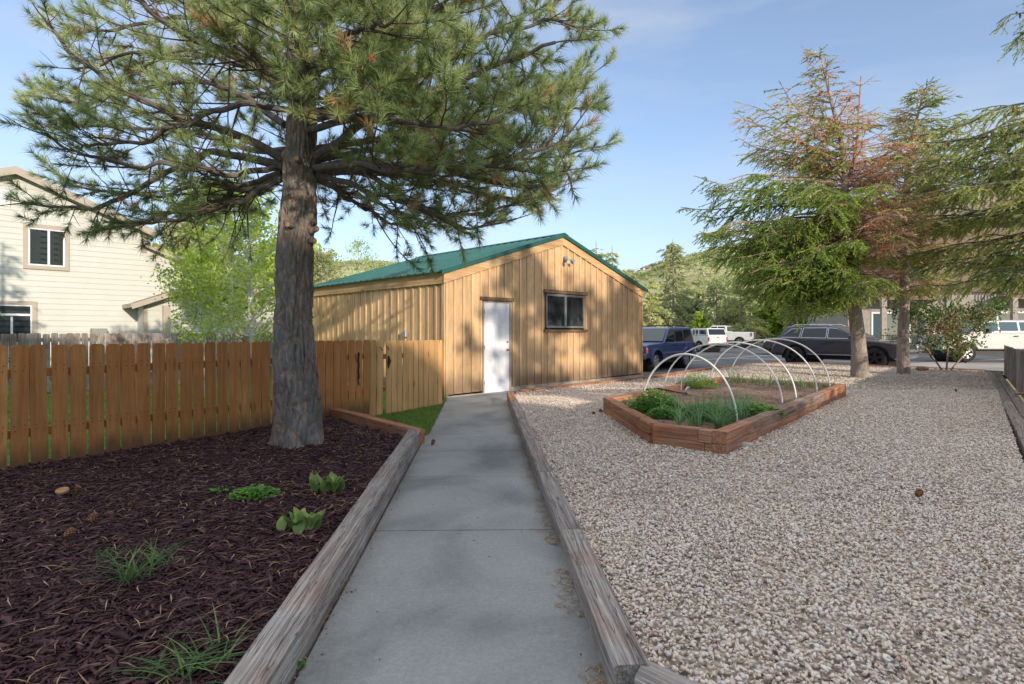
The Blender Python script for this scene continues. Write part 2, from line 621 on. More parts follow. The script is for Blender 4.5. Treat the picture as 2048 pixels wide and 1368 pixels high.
def scatter(variants, pos, rm, scale, rnd, jit=0.0):
    """returns V,F,R arrays of all the copies; scale (n,) or (n,3)"""
    pos = np.asarray(pos); scale = np.asarray(scale); rnd = np.asarray(rnd)
    if scale.ndim == 1:
        scale = np.repeat(scale[:, None], 3, 1)
    idx = rng.integers(0, len(variants), len(pos))
    Vs, Fs, Rs = [], [], []
    base = 0
    for k, (v, f) in enumerate(variants):
        s = np.where(idx == k)[0]
        if not len(s):
            continue
        vv = v[None] * scale[s][:, None, :]
        vv = np.einsum('nij,nvj->nvi', rm[s], vv) + pos[s][:, None, :]
        Vs.append(vv.reshape(-1, 3))
        Fs.append((f[None] + (np.arange(len(s)) * len(v))[:, None, None] + base).reshape(-1, f.shape[1]))
        rr = np.repeat(rnd[s], len(v))
        if jit:
            nf = max(1, len(v) // 3)
            rr = rr + np.repeat(rng.normal(0, jit, len(s) * nf), len(v) // nf)[:len(rr)] if len(v) % 3 == 0 else rr
        Rs.append(rr)
        base += len(v) * len(s)
    return np.concatenate(Vs), np.concatenate(Fs), np.clip(np.concatenate(Rs), 0, 1)


def inpoly(pts, poly):
    x, y = pts[:, 0], pts[:, 1]
    ins = np.zeros(len(pts), bool)
    n = len(poly)
    for i in range(n):
        x0, y0 = poly[i][0], poly[i][1]
        x1, y1 = poly[(i + 1) % n][0], poly[(i + 1) % n][1]
        c = ((y0 > y) != (y1 > y)) & (x < (x1 - x0) * (y - y0) / (y1 - y0 + 1e-12) + x0)
        ins ^= c
    return ins


def sample_poly(poly, n):
    xs = [p[0] for p in poly]; ys = [p[1] for p in poly]
    out = []
    while sum(len(o) for o in out) < n:
        p = np.stack([rng.uniform(min(xs), max(xs), n), rng.uniform(min(ys), max(ys), n)], 1)
        out.append(p[inpoly(p, poly)])
    return np.concatenate(out)[:n]


def inview(p, margin=120):
    px = CX + p[:, 0] / np.maximum(p[:, 1], .1) * FPX
    return (p[:, 1] > 1.2) & (px > -margin) & (px < 2048 + margin)


def tris_variant(tris):
    v = np.array(tris, dtype=float).reshape(-1, 3)
    return v, np.arange(len(v)).reshape(-1, 3)


def blade_tris(length, width, bend, az, lean, segs=4, base=(0, 0, 0), oval=False):
    """a curved grass blade as triangles"""
    pts = []
    for i in range(segs + 1):
        t = i / segs
        r = length * (lean * t + bend * t * t)
        z = length * (t - .5 * bend * t * t * 1.2)
        pts.append((r, z, width * (math.sin(PI * (.12 + .88 * t)) ** .8 if oval else (1 - t) ** .7 * (.6 + .4 * min(1, t * 4)))))
    c, s = math.cos(az), math.sin(az)
    out = []
    def pt(r, z, w):
        return (base[0] + r * c - w * s, base[1] + r * s + w * c, base[2] + z)
    for i in range(segs):
        a, b = pts[i], pts[i + 1]
        A, B, C, D = pt(a[0], a[1], a[2] / 2), pt(a[0], a[1], -a[2] / 2), pt(b[0], b[1], -b[2] / 2), pt(b[0], b[1], b[2] / 2)
        out += [A, B, C, A, C, D]
    return out
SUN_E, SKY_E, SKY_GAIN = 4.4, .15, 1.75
CLOUD, HAZE, ZENITH_FILL = (4.9, 5.1, 5.6), (4.2, 4.65, 5.5), (9.4, 9.2, 9.2)
# ================================================================ SETTING
D = Vector((.712, .702, 0)).normalized()      # direction of the shed front
E = Vector((-D.y, D.x, 0))
ROTZ = math.atan2(D.y, D.x)
C0 = Vector((-1.487, 12.56, 0))
SL, SD = 7.857, 6.35


def sstep(a, b, v):
    t = max(0.0, min(1.0, (v - a) / (b - a)))
    return t * t * (3 - 2 * t)


def gz(x, y):
    """top of the gravel"""
    d = (x - C0.x) * D.y - (y - C0.y) * D.x
    return .075 - .15 * (1 - sstep(.3, 3.6, d)) * (1 - sstep(5, 9, x)) + .02 * noise.noise(Vector((x * .7, y * .7, 3)))


def mz(x, y):
    return .055 + .018 * noise.noise(Vector((x * 1.7, y * 1.7, 1))) + .03 * math.exp(-((x + 2.43) ** 2 + (y - 6.5) ** 2) / .6)


def sheet(name, poly, zf, step, mat, kind='structure', label=None, cat=None):
    """a triangulated sheet over a polygon following a height function"""
    import bmesh
    bm = bmesh.new()
    xs = [p[0] for p in poly]; ys = [p[1] for p in poly]
    vs = [bm.verts.new((p[0], p[1], 0)) for p in poly]
    bm.faces.new(vs)
    for ax, lo, hi in ((0, min(xs), max(xs)), (1, min(ys), max(ys))):
        c = math.ceil(lo / step) * step
        while c < hi:
            no = (1, 0, 0) if ax == 0 else (0, 1, 0)
            co = (c, 0, 0) if ax == 0 else (0, c, 0)
            bmesh.ops.bisect_plane(bm, geom=bm.verts[:] + bm.edges[:] + bm.faces[:], plane_co=co, plane_no=no)
            c += step
    for v in bm.verts:
        v.co.z = zf(v.co.x, v.co.y) if callable(zf) else zf
    bmesh.ops.recalc_face_normals(bm, faces=bm.faces)
    if sum(f.normal.z for f in bm.faces) < 0:
        bmesh.ops.reverse_faces(bm, faces=bm.faces)
    me = bpy.data.meshes.new(name)
    bm.to_mesh(me)
    bm.free()
    me.polygons.foreach_set('use_smooth', [True] * len(me.polygons))
    o = link(name, me, mat)
    tag(o, label, cat, None, kind)
    return o


# base ground and hills in one sheet out to the horizon
def skyline(px):
    tb = [(-1500, 560), (-400, 560), (0, 552), (350, 545), (600, 531), (740, 527), (830, 530), (900, 540), (1180, 552), (1285, 541), (1330, 522),
          (1380, 513), (1440, 500), (1520, 486), (1650, 470), (1850, 452), (2048, 440), (2500, 420), (3600, 430)]
    for (a, b), (c, d) in zip(tb, tb[1:]):
        if a <= px <= c:
            return b + (d - b) * (px - a) / (c - a)
    return 560


def hillz(x, y):
    if y < 1:
        return -.17
    px = CX + x / y * FPX
    r = (HZ - skyline(max(-1499, min(3599, px)))) / FPX * 250
    r *= 1 + .05 * noise.noise(Vector((x * .02, y * .02, 0)))
    h = r * sstep(62, 250, y) ** 1.0
    h += 2.2 * noise.noise(Vector((x * .03, y * .03, 5))) * sstep(75, 150, y) * (1 - sstep(200, 250, y))
    if y > 250:
        h = r - (y - 250) * .12
    return -.17 + h


def make_terrain():
    rows = []
    r = 0.0
    ys = [-400, -100, -20, 0, 10, 20, 30, 40, 50, 58]
    y = 62
    while y < 262:
        ys.append(y); y += 4
    ys += [275, 300, 340, 420, 700, 2500]
    angs = [math.tan(a) for a in np.linspace(-1.2, 1.2, 150)]
    vs, fs = [], []
    for y in ys:
        for t in angs:
            x = t * max(y, 60) * (1 if y < 700 else 1.3)
            vs.append((x, y, hillz(x, y) if y > 50 else -.17))
    n = len(angs)
    for i in range(len(ys) - 1):
        for k in range(n - 1):
            fs.append((i * n + k, i * n + k + 1, (i + 1) * n + k + 1, (i + 1) * n + k))
    o = np_obj('hillside', vs, fs, 'hillside', smooth=True)
    tag(o, kind='structure')


make_terrain()

sheet('asphalt_lot', [(3.0, 16.6), (4.4, 17.7), (6.3, 20.05), (8.7, 21.8), (9.5, 22.9), (12.3, 23.6), (15.9, 18.8), (40, 15), (60, 62), (4, 66), (-5.2, 19), (-1.2, 21.3)], -.05, 40, 'asphalt')
sheet('pale_road', [(15.95, 18.75), (24, 12), (70, 12), (80, 40), (26, 30), (15.3, 24.5), (13.4, 22.6)], -.035, 40, 'pale_road')
for a, b in (((6.4, 25.5), (19, 38)), ((12.2, 30.5), (22, 22)), ((8, 34), (26, 44))):
    m = MB(); a = Vector((*a, -.03)); b = Vector((*b, -.03)); n_ = (b - a).cross(Vector((0, 0, 1))).normalized() * .05
    m.add([a - n_, a + n_, b + n_, b - n_], [(0, 1, 2, 3)])
    tag(m.build('road_marking', 'white_line'), kind='structure')
sheet('lawn', [(-40, 1), (-1.26, 1.0), (-1.3, 7.0), (-1.25, 8), (-1.43, 12.3), (-1.60, 12.60), (-5.9, 17.0), (-7.5, 21), (-30, 30), (-60, 30)], lambda x, y: -.075 + .012 * noise.noise(Vector((x * 2, y * 2, 0))), .8, 'lawn')
MULCH = [(-.93, 1.0), (-1.20, 6.85), (-2.90, 8.85), (-5.75, 3.9), (-7, 1.0)]
mulch_bed = sheet('mulch_ground', MULCH, mz, .25, 'mulch_bed')
GRAVEL = [(.50, 2.15), (.20, 6.3), (.02, 11.9), (.1, 13.6), (4.3, 17.75), (6.25, 19.9), (8.65, 21.7), (9.5, 22.75), (12.3, 23.45), (15.8, 18.8), (5.3, 5.95), (2.2, 2.0), (1.2, 1.4)]
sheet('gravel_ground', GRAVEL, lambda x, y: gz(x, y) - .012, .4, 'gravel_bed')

# ---------------------------------------------------------------- concrete path, slab by slab
def pl(y):   # left edge of the path
    return -.853 - .055 * (y - 2.19) if y < 6.8 else -1.106 - .057 * (y - 6.8)


def prt(y):  # right edge
    return .375 - .050 * (y - 2.2) + (.0 if y < 6.3 else .0)


prev = .6
for k, (y0, y1, zt) in enumerate(((.6, 3.886, 0), (3.886, 5.34, 0), (5.34, 6.5, 0), (6.5, 7.54, 0), (7.54, 8.2, -.062), (8.2, 9.24, -.065), (9.24, 10.9, -.07), (10.9, 12.45, -.078))):
    a, b = y0 + .006, y1 - .009
    m = MB()
    off = .006 * noise.noise(Vector((k * 3.1, 0, 0)))
    yr = lambda y: y - .0 + .04 * (0 if k else 0)
    m.plate([(pl(a) + .012, a), (prt(a) + .06, a + .03), (prt(b) + .06, b + .03), (pl(b) + .012, b)], -.2, zt + off)
    tag(m.build('path', 'concrete', bevel=.006), kind='structure')
m = MB()
m.plate([(pl(12.45) + .012, 12.46), (prt(12.45) + .06, 12.49), (.0, 14.05), (C0.x + .02, 12.60)], -.2, -.085)
tag(m.build('path', 'concrete', bevel=.006), kind='structure')


# ---------------------------------------------------------------- timbers
def timber(parent, p0, p1, w, h, ztop, mat, label=None, name='timber', ztop2=None, jit=.004, cham=.012, twist=0, wedge=(0, 0)):
    """a squared timber lying from p0 to p1 (plan), its grain along the local x axis"""
    a = Vector((p0[0], p0[1], ztop)); b = Vector((p1[0], p1[1], ztop if ztop2 is None else ztop2))
    d = b - a
    L = d.length
    c = (a + b) / 2
    n = max(2, int(L / .12))
    sec = [(-w / 2, -h), (w / 2, -h), (w / 2, -cham), (w / 2 - cham, 0), (-w / 2 + cham, 0), (-w / 2, -cham)]
    vs, fs = [], []
    sd = random.random() * 50
    for i in range(n + 1):
        t = i / n
        x = (t - .5) * L
        wx = jit * noise.noise(Vector((x * 1.5, sd, 0))) * 2
        for j, (y, z) in enumerate(sec):
            q = noise.noise(Vector((x * 3.1, y * 8 + sd, z * 8))) * jit
            xx = x
            if i == 0: xx += wedge[0] * y / w
            if i == n: xx += wedge[1] * y / w
            vs.append((xx, y + q + wx, z + q * (1 if z > -h + .01 else 0)))
    k = len(sec)
    for i in range(n):
        for j in range(k):
            j2 = (j + 1) % k
            fs.append((i * k + j, i * k + j2, (i + 1) * k + j2, (i + 1) * k + j))
    fs.append(tuple(range(k - 1, -1, -1)))
    fs.append(tuple(n * k + j for j in range(k)))
    m = MB().add(vs, fs)
    o = m.build(name, mat, None, smooth=True, seg_angle=25)
    o.rotation_euler = (0, math.asin(-(d.z) / L), math.atan2(d.y, d.x))
    o.location = c
    if parent is not None:
        o.parent = parent
        o.location = c - parent.location
    if label: o['label'] = label
    return o


def run(parent, pts, splits, w, h, zt, mat, off=0):
    pass


# left edging of the path
t = thing('timber_edging', 'weathered grey timber edging between the dark mulch bed and the concrete path', 'timber edging', (-1.0, 4.0, 0))
w = .15
lx = lambda y: pl(y) - w / 2 - .005
for y0, y1, lab in ((1.0, 4.42, 'grey cracked timber with a knot, nearest to the viewer'), (4.425, 6.98, None)):
    timber(t, (lx(y0), y0), (lx(y1), y1), w, .24, .15 if y0 < 3 else .155, 'timber_grey', lab, ztop2=.155 if y0 < 3 else .17, jit=.0035)
timber(t, (-1.12, 6.93), (-2.02, 8.02), .14, .26, .172, 'timber_red', 'brown timber turning back towards the fence')
timber(t, (-2.03, 8.03), (-3.02, 9.12), .14, .26, .178, 'timber_red')
# right edging
t = thing('timber_edging', 'brown timber edging on the gravel side of the concrete path, up to the shed door', 'timber edging', (.3, 6, 0))
rx = lambda y: prt(y) + .075
ys = [2.10, 3.55, 5.05, 6.6, 8.1, 9.3, 10.4, 11.8]
for k in range(len(ys) - 1):
    a, b = ys[k] + .004, ys[k + 1] - .004
    timber(t, (rx(a) - .01, a), (rx(b) - .01, b), .14, .26, .122 + random.uniform(-.004, .004), 'timber_grey' if k not in (6,) else 'timber_red', None, jit=.0035)
timber(t, (.47, 2.10), (1.75, .80), .15, .26, .118, 'timber_grey', 'short grey timber turning right at the near corner', jit=.0035, wedge=(-.05, 0))
# kerb along the shed and around the gravel
t = thing('timber_kerb', 'low reddish timber kerb along the front of the shed and round the parking side of the gravel', 'timber kerb', (6, 18, 0))
n_ = Vector((D.y, -D.x, 0))
pts = []
for s_ in (2.02, 3.4, 4.9, 6.4, 8.05):
    p = C0 + D * s_ + n_ * .33
    pts.append((p.x, p.y, -.035 + .01 * s_ * .4))
pts += [(6.3, 19.98, .05), (7.5, 20.95, .08), (8.7, 21.78, .10), (9.5, 22.84, .12), (10.9, 23.2, .125), (12.3, 23.52, .125), (13.4, 22.1, .125), (14.5, 20.6, .12), (15.75, 18.9, .12)]
for k in range(len(pts) - 1):
    a, b = Vector(pts[k]), Vector(pts[k + 1])
    d = (b - a).normalized() * .006
    timber(t, (a + d)[:2], (b - d)[:2], .14, .22, a.z + random.uniform(-.004, .004), 'timber_red', None, ztop2=b.z, jit=.005)
# right hand double timbers beside the grey fence
t = thing('timber_edging', 'wide weathered timber edging at the foot of the low grey fence on the right', 'timber edging', (10, 11, 0))
U = Vector((.626, .78, 0)).normalized()
V_ = Vector((U.y, -U.x, 0))
F0 = Vector((7.72, 8.47, 0))
for row in range(2):
    s_ = -5.2
    while s_ < 12.2:
        L = random.uniform(1.6, 2.3)
        a = F0 - V_ * (.30 - .15 * row) + U * s_ + V_ * .12
        b = a + U * (min(L, 12.2 - s_) - .012)
        timber(t, a[:2], b[:2], .142, .2, .10 + .006 * row + random.uniform(-.004, .004), 'timber_grey', None, jit=.0035)
        s_ += L
o = MB().box((0, 0, 0), (.55, .5, .12)).build('stone_slab', 'stone_edge', bevel=.02)
o.location = (15.55, 18.35, .08); o.rotation_euler = (0, 0, .9)
tag(o, 'pale stone slab at the far end of the low grey fence', 'stone')

# ---------------------------------------------------------------- fences
def picket(parent, p, along, w, z0, z1, mat, dog=.022, th=.018, lean=0, name='picket', facing=0.0, label=None):
    """one board; local x across its width, z up"""
    hw = w / 2
    poly = [(-hw, 0), (hw, 0), (hw + .0, z1 - z0 - dog), (hw - dog, z1 - z0), (-hw + dog, z1 - z0), (-hw, z1 - z0 - dog)] if dog else [(-hw, 0), (hw, 0), (hw, z1 - z0), (-hw, z1 - z0)]
    m = MB().prism(poly, -th / 2, th / 2)
    o = m.build(name, mat, None)
    o.rotation_euler = (random.gauss(0, .004), lean + random.gauss(0, .008), math.atan2(along.y, along.x))
    o.location = Vector(p) + Vector((0, 0, z0)) - (parent.location if parent else Vector((0, 0, 0)))
    o.parent = parent
    if label: o['label'] = label
    return o


FA, FB = Vector((-4.76, 5.40, 0)), Vector((-3.31, 7.89, 0))
FU = (FB - FA).normalized()
FN = Vector((FU.y, -FU.x, 0))
fence = thing('cedar_fence', 'stained cedar picket fence with dog eared boards behind the mulch bed and pine', 'fence', FA)
SG = (FB - FA).length + 2.20          # the gate starts here
s_ = -1.55
k = 0
while s_ < SG - .05:
    wdt = .134 + random.uniform(-.003, .003)
    p = FA + FU * s_ + FN * .012
    zb = mz(p.x, p.y) - .05 if s_ < 4.0 else -.06
    if s_ > 2.0 and s_ < 4.0: zb = .0
    picket(fence, p, FU, wdt, zb, 1.228 + random.uniform(-.003, .003), 'cedar_picket' if s_ < 4.7 else 'cedar_light')
    s_ += .158 + (.004 if s_ < .8 else -.001)
for z in (1.0, .42):
    timber(fence, (FA + FU * -1.8 - FN * .03)[:2], (FA + FU * SG - FN * .03)[:2], .038, .085, z, 'cedar_picket', name='rail', jit=.001, cham=.003)
for s_ in (-1.2, 1.2, 3.5, SG - .02):
    p = FA + FU * s_ - FN * .10
    o = MB().box((0, 0, .52), (.09, .09, 1.2)).build('post', 'cedar_picket', fence)
    o.location = p - FA; o.rotation_euler.z = math.atan2(FU.y, FU.x)
# nail heads in two rows along the fence boards
m = MB()
s_ = -1.55
while s_ < 3.9:
    for z in (.985, 1.03, .41, .46):
        for q in (-.035, .035):
            p = FA + FU * (s_ + q + random.uniform(-.006, .006)) + FN * .0225 + Vector((0, 0, z + random.uniform(-.006, .006)))
            m.box(p, (.007, .007, .007))
    s_ += .158 + (.004 if s_ < .8 else -.001)
m.build('nail', 'black_iron', fence, world=True)['kind'] = 'stuff'
gp = FA + FU * SG
gate = thing('garden_gate', 'lighter cedar picket gate beside the shed corner with iron hooks', 'gate', gp)
s_ = .09
while s_ < 1.62:
    wdt = .128 + random.uniform(-.004, .004)
    p = gp + FU * s_ + FN * .018
    picket(gate, p, FU, wdt, -.055, 1.205 + .012 * noise.noise(Vector((s_ * 9, 0, 0))), 'cedar_light')
    s_ += .146
for z in (.98, .42):
    timber(gate, (gp + FU * .03 - FN * .03)[:2], (gp + FU * 1.66 - FN * .03)[:2], .038, .085, z, 'cedar_light', name='rail', jit=.001, cham=.003)
for ds, zz in ((-.13, 1.05), (.03, 1.06)):
    p = gp + FU * ds + FN * .03
    c = p - gp
    m = MB().tube([c + Vector((0, 0, zz + .05)), c + FN * .03 + Vector((0, 0, zz + .04)), c + FN * .035 + FU * .02 + Vector((0, 0, zz - .01)), c + FN * .02 + FU * .045 + Vector((0, 0, zz + .01))], .006, 6)
    m.build('hook', 'black_iron', gate)
# end post and low wood piece between gate and shed
o = MB().box((0, 0, .62), (.12, .12, 1.2)).build('gate_post', 'cedar_picket')
o.location = (-1.49, 11.75, -.08); o.rotation_euler.z = ROTZ
tag(o, 'orange brown cedar post between the gate and the shed corner', 'post')
# rope and leather strap hung on the pickets
q = FA + FU * (SG - .62) + FN * .035
pts = [q + Vector((.006 * math.sin(i * 1.7), 0, 1.03 - i * .045)) for i in range(11)]
m = MB().tube(pts, [.012 + .003 * (i % 2) for i in range(11)], 6)
for k in range(5):
    m.tube([pts[-1], pts[-1] + Vector((.012 * (k - 2) * 1.4, 0, -.09))], .003, 4)
tag(m.build('rope', 'rope_red', smooth=True), 'dark red braided rope hanging down the fence pickets', 'rope')
q = gp + FU * .075 + FN * .04
m = MB().tube([q + Vector((0, 0, .95)), q + Vector((.01, 0, .9)), q + Vector((.02, 0, .86)), q + Vector((.008, 0, .80)), q + Vector((.0, 0, .73))], [.012, .022, .028, .018, .006], 7)
tag(m.build('gate_latch', 'leather', smooth=True), 'dark leather strap looped over the gate picket beside the hook', 'strap')

# old grey fence across the back lawn
GA, GB = Vector((-14.2, 9.4, 0)), Vector((-6.62, 18.9, 0))
GU = (GB - GA).normalized(); GN = Vector((GU.y, -GU.x, 0))
f2 = thing('board_fence', 'old silvery grey board fence between the lawn and the cream house', 'fence', GA)
GL = (GB - GA).length
s_ = 0.0
bcount = 0
while s_ < GL:
    wdt = .137 + random.uniform(-.004, .004)
    picket(f2, GA + GU * s_, GU, wdt, -.06, 1.33 + random.uniform(-.012, .012), 'fence_grey', dog=.022, th=.016, name='board')
    s_ += .152
for z in (1.22, .3):
    timber(f2, (GA - GN * .03)[:2], (GB - GN * .03)[:2], .04, .09, z, 'fence_old', name='rail', jit=.001, cham=.003)
# low grey fence on the right
f3 = thing('low_fence', 'low weathered grey board fence running along the right edge of the gravel', 'fence', F0)
s_ = -2.0
while s_ < 12.35:
    wdt = .143 + random.uniform(-.003, .003)
    p = F0 + U * s_ + V_ * .14
    picket(f3, p, U, wdt, .02, .975 + random.uniform(-.014, .014) - .02 * (s_ > 6), 'fence_old' if random.random() < .75 else 'fence_grey', dog=0, th=.02, name='board')
    s_ += .15
for z in (.85, .25):
    timber(f3, (F0 + U * -2.0 + V_ * .18)[:2], (F0 + U * 12.3 + V_ * .18)[:2], .04, .09, z, 'fence_old', name='rail', jit=.001, cham=.003)

# ================================================================ SHED
shed = thing('wood_shed', 'natural wood board and batten shed with a green metal roof and white door', 'shed', C0, ROTZ)
EZ, SLO = 2.72, .3135
rz = lambda x: EZ + SLO * min(x, SL - x)
OPEN = [(1.10, 2.005, -.2, 2.09), (3.26, 4.91, 1.43, 2.41)]


def pieces(x0, x1, zlo, zhi):
    """z ranges of a vertical strip left free by the openings"""
    r = [(zlo, zhi)]
    for a, b, c, d in OPEN:
        if x0 < b and x1 > a:
            nr = []
            for u, v in r:
                if c > u: nr.append((u, min(v, c)))
                if d < v: nr.append((max(u, d), v))
            r = [q for q in nr if q[1] - q[0] > .01]
    return r


m, mb = MB(), MB()
# front boards, cut at openings
edges = sorted(set([round(i * .262, 3) for i in range(31)] + [SL, 1.10, 2.005, 3.26, 4.91]))
edges = [e for e in edges if e <= SL]
for a, b in zip(edges, edges[1:]):
    if b - a < .002: continue
    for u, v in pieces(a + .001, b - .001, -.03 + .012 * (a), 99):
        rr = random.random()
        ta, tb = (min(v, rz(a) - .02), min(v, rz(b) - .02))
        pk = SL / 2
        y0, y1 = -.02, .0
        poly = [(a + .001, u), (b - .001, u), (b - .001, tb)]
        if v > 50 and a < pk < b: poly.append((pk, rz(pk) - .02))
        poly.append((a + .001, ta))
        m.prism(poly, y0, y1, rnd=rr * .75)
x = .262
while x < SL - .05:
    bx_ = x + random.uniform(-.012, .012)
    for u, v in pieces(bx_ - .03, bx_ + .03, -.015 + .012 * x, 99):
        m.prism([(bx_ - .029, u), (bx_ + .029, u), (bx_ + .029, min(v, rz(bx_) - .2)), (bx_ - .029, min(v, rz(bx_) - .2))], -.047, -.021, rnd=random.uniform(.55, 1))
    x += .262
m.build('wall', 'shed_board', shed)['label'] = 'gable end wall of vertical boards and battens'
m = MB()
m.box((-.012, .03, 1.25), (.028, .1, 2.75)); m.box((.035, -.034, 1.25), (.07, .026, 2.6))
m.box((SL - .035, -.034, 1.29), (.07, .026, 2.5))
m.build('corner_board', 'shed_board', shed)
# left wall
m = MB()
n = int(SD / .3)
for i in range(n):
    a, b = i * SD / n, (i + 1) * SD / n
    m.box((.01, (a + b) / 2, 1.30), (.02, b - a - .002, 2.75))
    if i: m.box((-.012, a + random.uniform(-.01, .01), 1.24), (.022, .056, 2.6))
m.build('wall', 'shed_board', shed)
m = MB()
m.box((SL - .01, SD / 2, 1.3), (.02, SD, 2.75))
m.prism([(.02, -.1), (SL - .02, -.1), (SL - .02, rz(SL) - .03), (SL / 2, rz(SL / 2) - .03), (.02, rz(0) - .03)], SD - .02, SD)
m.build('wall', 'shed_board', shed)
# plinth
m = MB()
m.box((SL / 2 + 1, -.01, -.10), (SL - 2.0, .10, .24)); m.box((.55, -.01, -.14), (1.1, .08, .16)); m.box((.0, SD / 2, -.1), (.1, SD, .24)); m.box((SL, SD / 2, -.1), (.1, SD, .3))
m.build('plinth', 'foundation', shed)
# fascias
for side in (0, 1):
    m = MB()
    f = (lambda v: v) if side == 0 else (lambda v: SL - v)
    poly = [(f(-.07), EZ - .27 - .02), (f(SL / 2), rz(SL / 2) - .25), (f(SL / 2), rz(SL / 2) - .0), (f(-.07), EZ - .02)]
    m.prism(poly, -.072, -.046, rnd=.3 + .4 * side)
    m.build('fascia', 'shed_trim', shed)
o = MB().box((0, 0, 0), (SD, .026, .27), rnd=.5).build('fascia', 'shed_trim', shed)
o.location = (-.045, SD / 2 - .04, EZ - .155); o.rotation_euler.z = PI / 2
o = MB().box((0, 0, 0), (SD, .026, .2), rnd=.5).build('fascia', 'shed_trim', shed)
o.location = (SL + .045, SD / 2 - .04, EZ - .13); o.rotation_euler.z = PI / 2
# metal roof
m = MB()
Y0, Y1 = -.12, SD + .12
for side in (0, 1):
    f = (lambda v: v) if side == 0 else (lambda v: SL - v)
    rl = lambda v: EZ + SLO * v
    m.prism([(f(-.16), rl(-.16)), (f(SL / 2), rl(SL / 2)), (f(SL / 2), rl(SL / 2) + .018), (f(-.16), rl(-.16) + .018)], Y0, Y1)
    y = Y0 + .06
    while y < Y1:
        vs = []
        for v in (-.175, SL / 2 - .08):
            z = rl(v) + .018
            vs += [(f(v), y - .035, z), (f(v), y - .015, z + .028), (f(v), y + .015, z + .028), (f(v), y + .035, z)]
        m.add(vs, [(0, 1, 5, 4), (1, 2, 6, 5), (2, 3, 7, 6), (0, 3, 2, 1), (4, 5, 6, 7)])
        y += .305
m.build('roof', 'green_roof', shed)
m = MB()
for side in (0, 1):
    f = (lambda v: v) if side == 0 else (lambda v: SL - v)
    rl = lambda v: EZ + SLO * v
    m.prism([(f(-.165), rl(-.165) - .05), (f(SL / 2), rl(SL / 2) - .05), (f(SL / 2), rl(SL / 2) + .045), (f(-.165), rl(-.165) + .045)], Y0 - .012, Y0 + .0)
    m.prism([(f(-.165), rl(-.165) + .047), (f(SL / 2), rl(SL / 2) + .047), (f(SL / 2), rl(SL / 2) + .052), (f(-.165), rl(-.165) + .052)], Y0 - .012, Y0 + .10)
    m.prism([(f(SL / 2 - .17), rl(SL / 2 - .17) + .052), (f(SL / 2), rl(SL / 2) + .056), (f(SL / 2), rl(SL / 2) + .066), (f(SL / 2 - .17), rl(SL / 2 - .17) + .06)], Y0 - .02, Y1)
m.build('roof_trim', 'green_roof', shed)
# door
m = MB()
dx0, dx1, dz0, dz1 = 1.135, 1.965, -.075, 2.06
m.box(((dx0 + dx1) / 2, -.015, (dz0 + dz1) / 2), (dx1 - dx0, .035, dz1 - dz0))
door = m.build('door', 'white_paint', shed)
m = MB()
for cx in (dx0 + .24, dx1 - .24):
    for z0, z1 in ((.08, .80), (.93, 1.50), (1.62, 1.90)):
        cz, hh = (z0 + z1) / 2, (z1 - z0)
        for sx, sz, px_, pz_ in ((.24, .014, 0, hh / 2), (.24, .014, 0, -hh / 2), (.014, hh, .12, 0), (.014, hh, -.12, 0)):
            m.box((cx + px_, -.036, cz + pz_), (sx, .009, sz))
        m.box((cx, -.034, cz), (.16, .006, hh - .09))
m.build('panel_moulding', 'white_paint', door, bevel=.003)
m = MB()
for a in (dx0 - .022, dx1 + .022):
    m.box((a, -.03, (dz0 + dz1) / 2), (.034, .05, dz1 - dz0 + .03))
m.box(((dx0 + dx1) / 2, -.03, dz1 + .012), (dx1 - dx0 + .03, .045, .02))
m.build('door_frame', 'taupe_trim', shed)
for z, r_ in ((.93, .027), (1.12, .024)):
    m = MB().lathe([(.0, 0), (r_ * 1.1, 0), (r_ * 1.1, -.006), (r_ * .4, -.01), (r_ * .4, -.03), (r_, -.04), (r_ * .9, -.058), (0, -.064)] if z < 1 else [(0, 0), (r_ * 1.1, 0), (r_, -.02), (0, -.024)], (dx1 - .07, -.034, z), 'Y', 14)
    m.build('doorknob' if z < 1 else 'deadbolt', 'brass', door, smooth=True)
m = MB()
for z in (.18, 1.0, 1.85):
    m.box((dx0 - .004, -.058, z), (.02, .012, .09))
m.build('hinge', 'grey_metal', shed)
m = MB().box((1.55, -.05, 2.145), (1.08, .05, .085))
m.build('lintel', 'old_trim', shed)
m = MB()
m.box((1.55, -.01, -.10), (.95, .14, .035)); m.build('threshold', 'grey_metal', shed)
# window
wx0, wx1, wz0, wz1 = 3.30, 4.87, 1.47, 2.37
m = MB()
for a, b, c, d in ((wx0, wx1, wz0, wz0 + .035), (wx0, wx1, wz1 - .035, wz1), (wx0, wx0 + .035, wz0 + .036, wz1 - .036), (wx1 - .035, wx1, wz0 + .036, wz1 - .036), (4.04, 4.12, wz0 + .036, wz1 - .036)):
    m.box(((a + b) / 2, -.03, (c + d) / 2), (b - a, .05, d - c))
for a, b in ((wx0 + .036, 4.038), (4.122, wx1 - .036)):
    for c, d in ((wz0 + .036, wz0 + .056), (wz1 - .056, wz1 - .036)):
        m.box(((a + b) / 2, -.022, (c + d) / 2), (b - a, .03, d - c))
win = m.build('window', 'galvanised', shed, bevel=.003)
win['label'] = 'two pane sliding window in a grey metal frame'
for a, b in ((wx0 + .036, 4.038), (4.122, wx1 - .036)):
    MB().box(((a + b) / 2, -.018, (wz0 + wz1) / 2), (b - a, .006, wz1 - wz0 - .08)).build('pane', 'window_glass', win)
MB().box((4.09, -.058, 2.43), (1.78, .07, .085)).build('lintel', 'old_trim', shed)
MB().box((4.09, -.062, 1.40), (1.78, .08, .065)).build('sill', 'old_trim', shed)
m = MB()
for a in (3.6, 4.55, 4.8):
    m.box((a, .16, 1.9), (.05, .09, 1.1))
